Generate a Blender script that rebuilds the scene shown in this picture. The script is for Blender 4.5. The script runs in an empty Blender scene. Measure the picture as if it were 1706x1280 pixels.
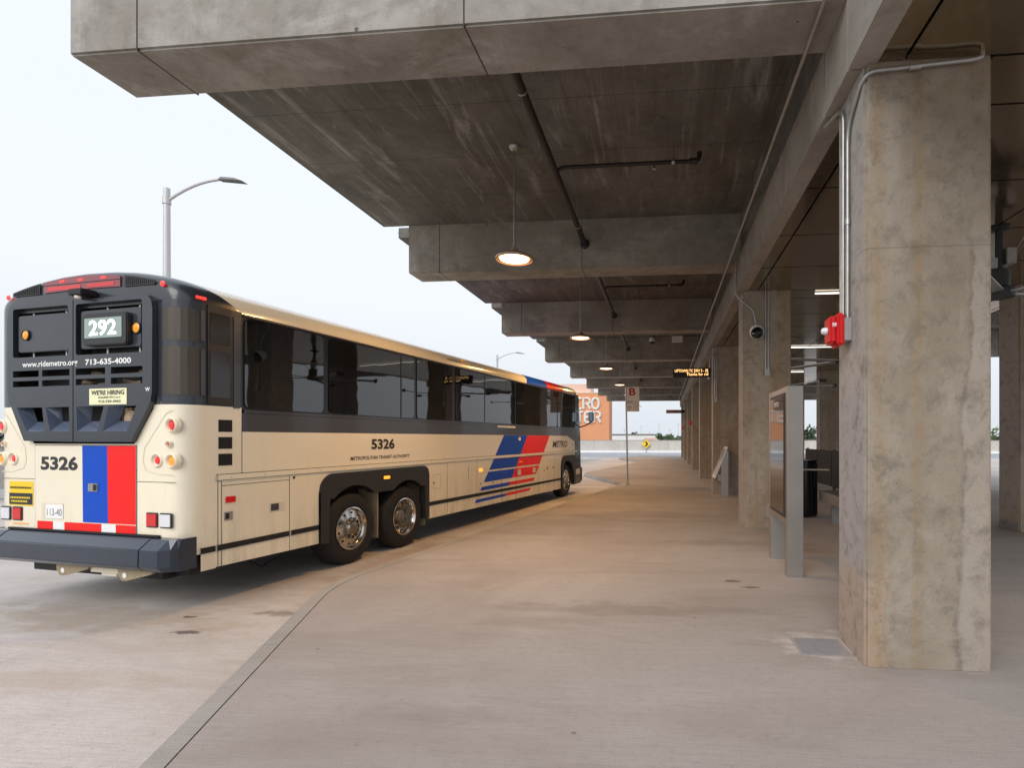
import bpy, bmesh, math, random
from math import sin, cos, pi, sqrt, radians
from mathutils import Vector, Matrix
random.seed(7)
SC = bpy.context.scene
COL = SC.collection

# ---------------------------------------------------------------- camera
F, CX, VH, TH, H = 899.8, 1021.2, 730.3, .095, 1.65
cam = bpy.data.cameras.new('camera'); co = bpy.data.objects.new('camera', cam); COL.objects.link(co)
cam.sensor_fit = 'HORIZONTAL'; cam.sensor_width = 36
cam.lens = 36*F/1706
cam.shift_x = (853-CX)/1706; cam.shift_y = (VH-640)/1706
cam.clip_start = .05; cam.clip_end = 5000
co.location = (0, 0, H); co.rotation_euler = (pi/2, 0, TH)
SC.camera = co
# ---------------------------------------------------------------- sky and light
SUN_EL, SUN_AZ = radians(34), radians(200)      # azimuth clockwise from +Y
w = bpy.data.worlds.new('World'); SC.world = w; w.use_nodes = True
nt = w.node_tree; nt.nodes.clear()
sky = nt.nodes.new('ShaderNodeTexSky'); sky.sky_type = 'NISHITA'; sky.sun_disc = False
sky.sun_elevation = SUN_EL; sky.sun_rotation = SUN_AZ; sky.air_density = 1; sky.dust_density = 6; sky.ozone_density = 1
skm = nt.nodes.new('ShaderNodeVectorMath'); skm.operation = 'SCALE'; skm.inputs['Scale'].default_value = .055
nt.links.new(sky.outputs[0], skm.inputs[0])
tc = nt.nodes.new('ShaderNodeTexCoord'); sx = nt.nodes.new('ShaderNodeSeparateXYZ')
nt.links.new(tc.outputs['Generated'], sx.inputs[0])
rp = nt.nodes.new('ShaderNodeValToRGB')
rp.color_ramp.elements[0].position = 0.0; rp.color_ramp.elements[0].color = (.70, .74, .80, 1)
rp.color_ramp.elements[1].position = .55; rp.color_ramp.elements[1].color = (.83, .89, .99, 1)
e = rp.color_ramp.elements.new(.22); e.color = (.84, .875, .925, 1)
nt.links.new(sx.outputs[2], rp.inputs[0])
mx = nt.nodes.new('ShaderNodeMix'); mx.data_type = 'RGBA'; mx.inputs[0].default_value = .9
nt.links.new(skm.outputs[0], mx.inputs[6]); nt.links.new(rp.outputs[0], mx.inputs[7])
bg = nt.nodes.new('ShaderNodeBackground'); bg.inputs[1].default_value = 1.0
ou = nt.nodes.new('ShaderNodeOutputWorld')
nt.links.new(mx.outputs[2], bg.inputs[0]); nt.links.new(bg.outputs[0], ou.inputs[0])
sl = bpy.data.lights.new('sun', 'SUN'); sl.energy = 1.5; sl.angle = radians(40); sl.color = (1, .96, .93)
so = bpy.data.objects.new('sun', sl); COL.objects.link(so)
dv = Vector((sin(SUN_AZ)*cos(SUN_EL), cos(SUN_AZ)*cos(SUN_EL), sin(SUN_EL)))
so.rotation_euler = dv.to_track_quat('Z', 'Y').to_euler(); so.location = dv*60
SC.view_settings.view_transform = 'Standard'; SC.view_settings.look = 'None'
SC.view_settings.exposure = .27; SC.view_settings.gamma = 1

# ---------------------------------------------------------------- materials
class NT:
    def __init__(s, m): s.t = m.node_tree; s.n = s.t.nodes; s.l = s.t.links
    def node(s, ty, **k):
        n = s.n.new(ty)
        for a, b in k.items(): setattr(n, a, b)
        return n
    def put(s, sock, v):
        if hasattr(v, 'is_output'): s.l.new(v, sock)
        elif isinstance(v, (tuple, list)) and len(v) == 3 and sock.type == 'RGBA': sock.default_value = (*v, 1)
        else: sock.default_value = v
    def math(s, op, a, b=0, c=None, clamp=False):
        n = s.node('ShaderNodeMath', operation=op, use_clamp=clamp)
        s.put(n.inputs[0], a); s.put(n.inputs[1], b)
        if c is not None: s.put(n.inputs[2], c)
        return n.outputs[0]
    def mix(s, f, a, b, bt='MIX'):
        n = s.node('ShaderNodeMix', data_type='RGBA', blend_type=bt)
        s.put(n.inputs[0], f); s.put(n.inputs[6], a); s.put(n.inputs[7], b); return n.outputs[2]
    def pos(s, sc=(1, 1, 1), kind='Object'):
        t = s.node('ShaderNodeTexCoord').outputs[kind] if kind != 'World' else s.node('ShaderNodeNewGeometry').outputs['Position']
        m = s.node('ShaderNodeMapping'); s.l.new(t, m.inputs[0]); m.inputs['Scale'].default_value = sc
        return m.outputs[0]
    def noise(s, vec, scale, det=6, rough=.6, dist=0):
        n = s.node('ShaderNodeTexNoise'); s.l.new(vec, n.inputs['Vector'])
        n.inputs['Scale'].default_value = scale; n.inputs['Detail'].default_value = det
        n.inputs['Roughness'].default_value = rough; n.inputs['Distortion'].default_value = dist
        return n.outputs[0]
    def ramp(s, v, lo, hi):
        n = s.node('ShaderNodeMapRange'); n.clamp = True
        s.put(n.inputs[0], v); n.inputs[1].default_value = lo; n.inputs[2].default_value = hi
        return n.outputs[0]
MATS = {}
def base(name, col=(.5, .5, .5), rough=.5, metal=0, coat=0, spec=.5, ior=1.5, em=None, es=0):
    m = bpy.data.materials.new(name); m.use_nodes = True
    b = m.node_tree.nodes['Principled BSDF']
    b.inputs['Base Color'].default_value = (*col, 1); b.inputs['Roughness'].default_value = rough
    b.inputs['Metallic'].default_value = metal; b.inputs['Coat Weight'].default_value = coat
    b.inputs['Coat Roughness'].default_value = .06
    b.inputs['Specular IOR Level'].default_value = spec; b.inputs['IOR'].default_value = ior
    if em: b.inputs['Emission Color'].default_value = (*em, 1); b.inputs['Emission Strength'].default_value = es
    MATS[name] = m; return m, b
def paint(name, col, rough=.35, metal=0, coat=0, var=.12, sc=3, bump=0, spec=.5, ior=1.5, grime=None, dirt=None):
    m, b = base(name, col, rough, metal, coat, spec, ior); g = NT(m)
    p = g.pos(kind='World')
    n = g.noise(p, sc, 5, .6); n2 = g.noise(p, sc*14, 4, .6)
    f = g.math('ADD', g.math('MULTIPLY', n, .7), g.math('MULTIPLY', n2, .3))
    c = g.mix(g.ramp(f, .35, .65), tuple(x*(1-var) for x in col), tuple(min(1, x*(1+var)) for x in col))
    if grime:
        c = g.mix(g.math('MULTIPLY', g.ramp(g.noise(g.pos((1, 1, .25), 'World'), 5, 6, .7), .5, .75), .5), c, grime)
    if dirt:
        xz = g.node('ShaderNodeSeparateXYZ'); g.l.new(g.pos(kind='World'), xz.inputs[0])
        dn = g.noise(g.pos((3, 3, .5), 'World'), 2.5, 6, .7)
        low = g.math('SUBTRACT', 1, g.ramp(xz.outputs[2], .15, 1.1))
        c = g.mix(g.math('MULTIPLY', g.math('MULTIPLY', low, g.ramp(dn, .42, .7)), .55), c, dirt)
        c = g.mix(g.math('MULTIPLY', g.ramp(g.noise(g.pos((6, 6, .5), 'World'), 2, 5, .7), .58, .75), .16), c, dirt)
    g.l.new(c, b.inputs['Base Color'])
    g.l.new(g.math('ADD', g.math('MULTIPLY', n2, .03 if coat else .15), rough-(.015 if coat else .07)), b.inputs['Roughness'])
    if bump:
        bn = g.node('ShaderNodeBump'); bn.inputs['Strength'].default_value = bump; bn.inputs['Distance'].default_value = .01
        g.l.new(n2, bn.inputs['Height']); g.l.new(bn.outputs[0], b.inputs['Normal'])
    return m
def concrete(name, c1, c2, c3, white, wamt=.5, sc=.9, stretch=(1, 1, .3), lines=(), rough=.75, wst=(1, 1, 1), wlo=.58, pits=.5, spec=.4, dots=0, fst=None, famt=.4, patch=0, near=0, midamt=.35, sidec=None):
    """c1/c2 body tones, c3 rust or olive stain, white = laitance streaks; lines = (axis, period, offset, width, strength)"""
    m, b = base(name, c1, rough, spec=spec); g = NT(m)
    p = g.pos(kind='World')
    big = g.noise(p, sc, 7, .62, .6)
    c = g.mix(g.ramp(big, .36, .64), c1, c2)
    st = g.noise(g.pos(stretch, 'World'), 1.7, 7, .65, .8)
    c = g.mix(g.math('MULTIPLY', g.ramp(st, .5, .68), .75), c, c3)
    wn = g.noise(g.pos(wst, 'World'), 2.2, 8, .7, .7)
    c = g.mix(g.math('MULTIPLY', g.ramp(wn, wlo, wlo+.16), wamt), c, white)
    if fst:
        fn_ = g.noise(g.pos(fst, 'World'), 1.0, 5, .6, .3)
        k = g.math('MULTIPLY', g.ramp(fn_, .56, .66), g.ramp(g.noise(p, .8, 4, .6), .42, .6))
        c = g.mix(g.math('MULTIPLY', k, famt), c, white)
        k = g.math('MULTIPLY', g.ramp(fn_, .46, .36), g.ramp(st, .4, .6))
        c = g.mix(g.math('MULTIPLY', k, famt), c, tuple(x*.6 for x in c3))
    if patch:
        pn = g.noise(g.pos((1, 1, .55), 'World'), 1.15, 8, .55, .25)
        c = g.mix(g.math('MULTIPLY', g.ramp(pn, .56, .575), patch), c, white)
        if 0: c = g.mix(g.math('MULTIPLY', g.math('LESS_THAN', g.math('ABSOLUTE', g.math('SUBTRACT', pn, .547)), .0045), patch*.9), c, tuple(x*.35 for x in c1))
        on = g.noise(g.pos((3.2, 3.2, .22), 'World'), 1.3, 6, .6, .3)
        c = g.mix(g.math('MULTIPLY', g.ramp(on, .52, .64), .75), c, c3)
    mid = g.noise(p, 7, 6, .7)
    if near or sidec:
        q_ = g.node('ShaderNodeSeparateXYZ'); g.l.new(g.pos(kind='World'), q_.inputs[0]); X_, Z_ = q_.outputs[0], q_.outputs[2]
        wob = g.math('SUBTRACT', g.noise(g.pos((1, 1, 1), 'World'), 2.4, 8, .62), .5); grit = g.noise(p, 9, 8, .8)
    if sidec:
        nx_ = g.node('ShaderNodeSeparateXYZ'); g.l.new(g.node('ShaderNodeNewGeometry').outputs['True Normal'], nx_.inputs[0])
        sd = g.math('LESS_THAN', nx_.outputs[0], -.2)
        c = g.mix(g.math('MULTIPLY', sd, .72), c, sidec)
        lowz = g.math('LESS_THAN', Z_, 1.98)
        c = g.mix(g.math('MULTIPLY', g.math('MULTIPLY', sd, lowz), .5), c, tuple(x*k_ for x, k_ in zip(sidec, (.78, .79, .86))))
    if near:
        # right hand render strip with a ragged dark boundary, orange foot patch, pale plaster dab
        bx_ = g.math('SUBTRACT', X_, g.math('ADD', g.math('ADD', 2.115, g.math('MULTIPLY', g.math('SUBTRACT', Z_, 1.6), .03)), g.math('MULTIPLY', wob, .22)))
        zz_ = g.math('SUBTRACT', 1, g.ramp(Z_, 2.9, 3.3))
        c = g.mix(g.math('MULTIPLY', g.math('MULTIPLY', g.ramp(bx_, -.004, .006), zz_), .65), c, (.36, .315, .27))
        ed = g.math('SUBTRACT', 1, g.ramp(g.math('ABSOLUTE', g.math('ADD', bx_, .012)), .002, .03))
        c = g.mix(g.math('MULTIPLY', g.math('MULTIPLY', g.math('MULTIPLY', ed, zz_), g.ramp(grit, .4, .6)), .75), c, (.15, .13, .11))
        fo = g.math('MULTIPLY', g.math('SUBTRACT', 1, g.ramp(g.math('ADD', X_, g.math('MULTIPLY', wob, .2)), 1.57, 1.585)), g.math('SUBTRACT', 1, g.ramp(g.math('ADD', Z_, g.math('MULTIPLY', wob, .4)), .6, .72)))
        c = g.mix(g.math('MULTIPLY', fo, .6), c, (.40, .30, .22))
        for cx_, wd_, am_ in ((1.53, .06, .55), (1.80, .055, .6)):
            bd = g.math('SUBTRACT', 1, g.ramp(g.math('ABSOLUTE', g.math('SUBTRACT', g.math('ADD', X_, g.math('MULTIPLY', wob, .12)), cx_)), wd_*.2, wd_))
            c = g.mix(g.math('MULTIPLY', g.math('MULTIPLY', bd, g.ramp(grit, .3, .62)), am_), c, (.27, .175, .085))
        bl = g.math('MULTIPLY', g.ramp(g.noise(p, 5.5, 9, .78, .4), .53, .66), .6)
        c = g.mix(bl, c, (.13, .115, .088))
    c = g.mix(g.math('MULTIPLY', g.ramp(mid, .5, .72), midamt), c, tuple(x*.55 for x in c1))
    fine = g.noise(p, 60, 5, .7)
    c = g.mix(g.math('MULTIPLY', g.ramp(fine, .52, .75), .3), c, tuple(x*.5 for x in c1))
    hgt = g.math('ADD', g.math('MULTIPLY', mid, .4), g.math('MULTIPLY', fine, .25))
    # air holes
    v = g.node('ShaderNodeTexVoronoi', feature='F1'); g.l.new(p, v.inputs['Vector']); v.inputs['Scale'].default_value = 16
    hole = g.math('MULTIPLY', g.math('LESS_THAN', v.outputs['Distance'], .085), g.math('GREATER_THAN', mid, .5))
    c = g.mix(g.math('MULTIPLY', hole, pits), c, tuple(x*.28 for x in c1))
    if dots:
        v2 = g.node('ShaderNodeTexVoronoi', feature='F1'); g.l.new(p, v2.inputs['Vector']); v2.inputs['Scale'].default_value = 2.3
        c = g.mix(g.math('MULTIPLY', g.math('LESS_THAN', v2.outputs['Distance'], g.math('ADD', .015, g.math('MULTIPLY', mid, .05))), dots), c, tuple(x*.2 for x in c1))
    if lines:
        xyz = g.node('ShaderNodeSeparateXYZ'); wv = g.noise(p, 3, 3, .6)
        g.l.new(g.pos(kind='World'), xyz.inputs[0])
        for ax, per, off, wd, stg in lines:
            a = g.math('ADD', xyz.outputs[ax], g.math('MULTIPLY', wv, .02))
            a = g.math('FRACT', g.math('DIVIDE', g.math('SUBTRACT', a, off-1000*per), per))
            a = g.math('LESS_THAN', a, wd/per)
            c = g.mix(g.math('MULTIPLY', a, stg), c, tuple(x*.3 for x in c1))
    g.l.new(c, b.inputs['Base Color'])
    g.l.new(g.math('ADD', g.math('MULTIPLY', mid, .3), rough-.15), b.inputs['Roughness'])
    bn = g.node('ShaderNodeBump'); bn.inputs['Strength'].default_value = .55; bn.inputs['Distance'].default_value = .012
    g.l.new(g.math('SUBTRACT', hgt, g.math('MULTIPLY', hole, .5)), bn.inputs['Height']); g.l.new(bn.outputs[0], b.inputs['Normal'])
    return m
def paving(name, c1, c2, c3, broom=(1, 9, 1), rough=.8, joints=(), stains=(), warm=None):
    m, b = base(name, c1, rough, spec=.35); g = NT(m); p = g.pos(kind='World')
    big = g.noise(p, .35, 6, .6, .8); c = g.mix(g.ramp(big, .38, .62), c1, c2)
    m2 = g.noise(g.pos((.45, 1.6, 1), 'World'), .9, 7, .65, .6)
    c = g.mix(g.math('MULTIPLY', g.ramp(m2, .5, .68), .6), c, c3)
    lt = g.noise(g.pos((.5, 1.2, 1), 'World'), 1.4, 8, .7, .9)
    c = g.mix(g.math('MULTIPLY', g.ramp(lt, .6, .74), .3), c, tuple(min(1, x*1.35) for x in c2))
    br = g.noise(g.pos((2.2, 70, 1), 'World'), 1.0, 5, .65)
    c = g.mix(g.math('MULTIPLY', g.ramp(br, .4, .7), .38), c, tuple(x*.72 for x in c1))
    fine = g.noise(p, 110, 4, .7)
    c = g.mix(g.math('MULTIPLY', g.ramp(fine, .5, .72), .5), c, tuple(x*.5 for x in c1))
    gr = g.noise(p, 16, 6, .75); c = g.mix(g.math('MULTIPLY', g.ramp(gr, .5, .7), .28), c, tuple(x*.6 for x in c1))
    v0 = g.node('ShaderNodeTexVoronoi', feature='F1'); g.l.new(p, v0.inputs['Vector']); v0.inputs['Scale'].default_value = 9
    c = g.mix(g.math('MULTIPLY', g.math('MULTIPLY', g.math('LESS_THAN', v0.outputs['Distance'], .07), g.math('GREATER_THAN', gr, .52)), .5), c, tuple(x*.35 for x in c1))
    v = g.node('ShaderNodeTexVoronoi', feature='F1'); g.l.new(p, v.inputs['Vector']); v.inputs['Scale'].default_value = 3.1
    sp = g.math('MULTIPLY', g.math('LESS_THAN', v.outputs['Distance'], .05), g.math('GREATER_THAN', g.noise(p, 1.3, 3), .54))
    c = g.mix(g.math('MULTIPLY', sp, .55), c, tuple(x*.35 for x in c1))
    xyz = g.node('ShaderNodeSeparateXYZ'); g.l.new(g.pos(kind='World'), xyz.inputs[0])
    for ax, per, off, wd, stg in joints:
        a = g.math('FRACT', g.math('DIVIDE', g.math('SUBTRACT', xyz.outputs[ax], off-1000*per), per))
        c = g.mix(g.math('MULTIPLY', g.math('LESS_THAN', a, wd/per), stg), c, tuple(x*.4 for x in c1))
    for (x, y, rx, ry, stg, col) in stains:
        dx = g.math('DIVIDE', g.math('SUBTRACT', xyz.outputs[0], x), rx); dy = g.math('DIVIDE', g.math('SUBTRACT', xyz.outputs[1], y), ry)
        r = g.math('SQRT', g.math('ADD', g.math('MULTIPLY', dx, dx), g.math('MULTIPLY', dy, dy)))
        nn = g.noise(g.pos((1, 2, 1), 'World'), 2.2/max(rx, ry)*.6+1.5, 6, .7)
        r = g.math('ADD', r, g.math('MULTIPLY', g.math('SUBTRACT', nn, .5), 3.2))
        k = g.math('MULTIPLY', g.math('SUBTRACT', 1, g.ramp(r, .4, 1.0)), stg)
        c = g.mix(k, c, col)
    g.l.new(c, b.inputs['Base Color'])
    bn = g.node('ShaderNodeBump'); bn.inputs['Strength'].default_value = .5; bn.inputs['Distance'].default_value = .006
    g.l.new(g.math('ADD', g.math('MULTIPLY', br, .6), g.math('MULTIPLY', fine, .4)), bn.inputs['Height']); g.l.new(bn.outputs[0], b.inputs['Normal'])
    return m

concrete('conc_beam', (.235, .215, .188), (.35, .328, .295), (.20, .178, .14), (.48, .465, .44), .55, sc=.8, stretch=(.5, .5, .9), wst=(.6, 1, .9), wlo=.55, dots=.8, fst=(5, 5, 1.2), famt=.25)
concrete('conc_edge', (.34, .31, .265), (.41, .37, .325), (.31, .275, .205), (.52, .49, .44), .4, sc=1.1)
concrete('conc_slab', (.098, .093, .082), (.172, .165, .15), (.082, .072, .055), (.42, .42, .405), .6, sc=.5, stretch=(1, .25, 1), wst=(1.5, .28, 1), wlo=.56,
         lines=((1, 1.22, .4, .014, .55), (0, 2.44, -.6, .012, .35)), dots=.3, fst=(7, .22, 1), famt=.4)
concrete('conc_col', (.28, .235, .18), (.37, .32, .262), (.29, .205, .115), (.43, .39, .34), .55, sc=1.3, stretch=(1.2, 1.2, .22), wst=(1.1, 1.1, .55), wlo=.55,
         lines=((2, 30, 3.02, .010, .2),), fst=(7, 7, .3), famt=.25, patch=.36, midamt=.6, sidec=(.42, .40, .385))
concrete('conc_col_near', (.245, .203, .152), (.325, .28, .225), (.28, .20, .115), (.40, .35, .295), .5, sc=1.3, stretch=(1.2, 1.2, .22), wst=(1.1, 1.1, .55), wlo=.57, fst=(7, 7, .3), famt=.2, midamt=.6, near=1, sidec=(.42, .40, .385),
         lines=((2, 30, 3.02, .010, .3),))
concrete('conc_girder', (.27, .245, .215), (.335, .31, .275), (.20, .18, .15), (.4, .375, .335), .3, sc=.7)
concrete('conc_wall', (.5, .47, .43), (.58, .55, .5), (.45, .42, .37), (.66, .63, .6), .5, sc=.5, lines=((0, 3.0, .4, .04, .5), (1, 3.0, .4, .04, .5)))
WARM = (.3, .2, .12)
paving('pave_walk', (.362, .318, .288), (.432, .388, .358), (.285, .240, .203), joints=((1, 6.06, 6.9, .010, .2),),
       stains=((.78, 6.33, .10, .06, .85, (.06, .045, .035)), (.95, 6.08, .12, .05, .8, (.07, .05, .04)), (1.3, 4.45, .5, .34, .5, (.6, .56, .53)), (-.3, 5.2, 1.6, .22, .45, (.22, .185, .155)), (1.1, 8.6, 1.3, .3, .4, (.2, .17, .14)), (-1.4, 3.1, .7, .12, .3, (.22, .19, .16)), (.2, 2.6, .10, .08, .5, (.12, .1, .085)), (-.6, 11.5, 2.2, .5, .35, (.22, .18, .15))))
paving('pave_road', (.50, .45, .41), (.62, .575, .545), (.40, .325, .25), joints=((0, 4.5, -5.3, .012, .25), (1, 6.0, -.8, .012, .2)),
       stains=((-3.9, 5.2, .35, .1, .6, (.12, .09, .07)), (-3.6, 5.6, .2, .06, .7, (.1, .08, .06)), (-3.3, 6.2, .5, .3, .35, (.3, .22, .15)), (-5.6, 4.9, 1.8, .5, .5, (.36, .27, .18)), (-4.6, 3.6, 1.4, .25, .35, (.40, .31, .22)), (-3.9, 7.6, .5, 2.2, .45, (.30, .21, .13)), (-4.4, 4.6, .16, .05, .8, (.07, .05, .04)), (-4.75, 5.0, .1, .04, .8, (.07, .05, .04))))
paving('kerb_conc', (.35, .325, .295), (.43, .40, .37), (.29, .26, .22), joints=((1, 3.03, 1.0, .01, .6),))
paving('pave_far', (.34, .35, .37), (.4, .41, .43), (.3, .31, .33))
base('joint', (.05, .045, .04), .9)
paint('cream', (.83, .755, .585), .24, coat=.4, var=.02, sc=.8, dirt=(.42, .34, .24))
paint('cream_dull', (.66, .60, .47), .45, var=.06)
paint('scoop', (.10, .125, .18), .22, coat=1, var=.05)  # blue of the reflected sky is put into this base colour
paint('slate', (.026, .031, .038), .3, coat=.3, var=.12)
paint('slate_mat', (.024, .024, .025), .5, var=.15)
paint('fender', (.020, .019, .019), .5, var=.18, sc=5, bump=.2)
paint('greystrip', (.052, .052, .060), .3, coat=.3, var=.08)
paint('rubber', (.010, .0095, .0095), .75, var=.25, sc=9, bump=.3)
paint('bumper', (.012, .022, .040), .28, coat=.6, var=.15, sc=4)  # base colour tinted blue to carry the bumper's blue reflection
paint('blue', (.002, .065, .48), .35, spec=.25, var=.02, sc=.7)
paint('red', (.82, .014, .012), .35, spec=.25, var=.02, sc=.7)
paint('tape_white', (.8, .8, .78), .5, var=.04)
paint('black', (.008, .008, .009), .55, var=.1)
paint('blackgloss', (.006, .006, .0065), .2, var=.05, spec=.6)
m_, b_ = base('glass', (.004, .004, .005), .02, spec=.6, ior=1.76); g_2 = NT(m_)
bn_ = g_2.node('ShaderNodeBump'); bn_.inputs['Strength'].default_value = .12; bn_.inputs['Distance'].default_value = .02
g_2.l.new(g_2.noise(g_2.pos((1, 1, 1.4), 'World'), 1.1, 2, .5), bn_.inputs['Height']); g_2.l.new(bn_.outputs[0], b_.inputs['Normal'])
base('screen', (.02, .02, .022), .05, spec=1.0, ior=1.7)
paint('chrome', (.55, .52, .48), .16, metal=1, var=.08, sc=6)
paint('chrome_dark', (.3, .27, .22), .3, metal=1, var=.3, sc=20)
paint('alu', (.44, .425, .40), .38, metal=.85, var=.06)
paint('galv', (.40, .40, .39), .4, metal=.8, var=.12, sc=12)
paint('pole', (.55, .54, .54), .45, metal=.3, var=.05)
paint('headgrey', (.18, .18, .19), .45, metal=.2, var=.05)
paint('soffit', (.36, .29, .20), .12, metal=.92, var=.07, sc=1.0)
paint('pipe', (.018, .012, .011), .45, var=.2, sc=10)
paint('olive', (.3, .24, .15), .6, var=.2, sc=8)
paint('engine', (.42, .31, .2), .6, var=.5, sc=12)
paint('redbox', (.55, .008, .010), .4, spec=.3, var=.05)
paint('fanblade', (.5, .5, .49), .35, metal=.6, var=.05)
paint('signface', (.78, .68, .57), .45, var=.04)
paint('signred', (.45, .02, .02), .45, var=.04)
paint('sticker', (.78, .77, .48), .5, var=.03)
paint('yellow', (.85, .58, .02), .45, var=.05)
paint('orangewall', (.74, .33, .17), .8, var=.06, sc=.2)
paint('orangewall_top', (.78, .52, .42), .8, var=.05, sc=.2)
paint('whitewall', (.8, .8, .8), .7, var=.05, sc=.2)
paint('whitepaint', (.78, .78, .76), .6, var=.06)
paint('plate', (.36, .36, .38), .45, metal=.3, var=.12, sc=20)
paint('lampshade', (.5, .34, .25), .4, metal=.5, var=.1)
paint('door_glass', (.05, .075, .075), .1, var=.05, spec=.8)
base('lens_red', (.5, .006, .008), .15, coat=.5, em=(1, .03, .02), es=.10)
base('lens_red_lit', (.8, .02, .02), .2, em=(1, .04, .03), es=1.3)
base('lens_dark', (.16, .014, .02), .15, coat=.8, em=(.8, .05, .06), es=.06)
base('lens_amber', (.85, .32, .02), .2, coat=.4, em=(1, .4, .03), es=.12)
base('amber_lit', (.9, .3, .02), .2, em=(1, .33, .03), es=1.4)
base('lens_white', (.7, .7, .72), .2, coat=.5)
base('led_panel', (.10, .13, .12), .35, em=(.42, .52, .48), es=.42)
base('led_white', (1, 1, 1), .3, em=(1, 1, .97), es=3)
base('led_amber', (1, .6, .2), .3, em=(1, .55, .2), es=2.2)
base('mirror', (.55, .68, .74), .05, 1)
base('led_dim', (.3, .1, .06), .3, em=(.6, .2, .1), es=.35)
base('bulb', (1, .9, .7), .3, em=(1, .70, .36), es=5)
base('tube', (1, 1, 1), .3, em=(1, .95, .85), es=1.8)
base('sidewindow_dark', (.02, .014, .01), .12, spec=.6)
def perforated():
    m, b = base('perforated', (.07, .062, .055), .4, .4); g = NT(m)
    x = g.node('ShaderNodeSeparateXYZ'); g.l.new(g.pos(kind='UV'), x.inputs[0])
    k = 2*pi/.019
    a = g.math('SINE', g.math('MULTIPLY', x.outputs[0], k)); c = g.math('SINE', g.math('MULTIPLY', x.outputs[1], k))
    h = g.math('GREATER_THAN', g.math('MULTIPLY', a, c), .12)
    g.l.new(g.mix(h, (.12, .10, .08), (.006, .006, .006)), b.inputs['Base Color'])
perforated()
def foliage(name, a, b_):
    m, b = base(name, a, .7); g = NT(m)
    g.l.new(g.mix(g.ramp(g.noise(g.pos(kind='World'), .9, 4), .35, .65), a, b_), b.inputs['Base Color'])
foliage('leaf', (.05, .085, .03), (.11, .16, .05)); foliage('leaf_dark', (.04, .065, .035), (.07, .1, .05))
paint('bark', (.09, .07, .05), .8); paving('grass', (.09, .12, .06), (.14, .15, .08), (.12, .1, .07))

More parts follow.
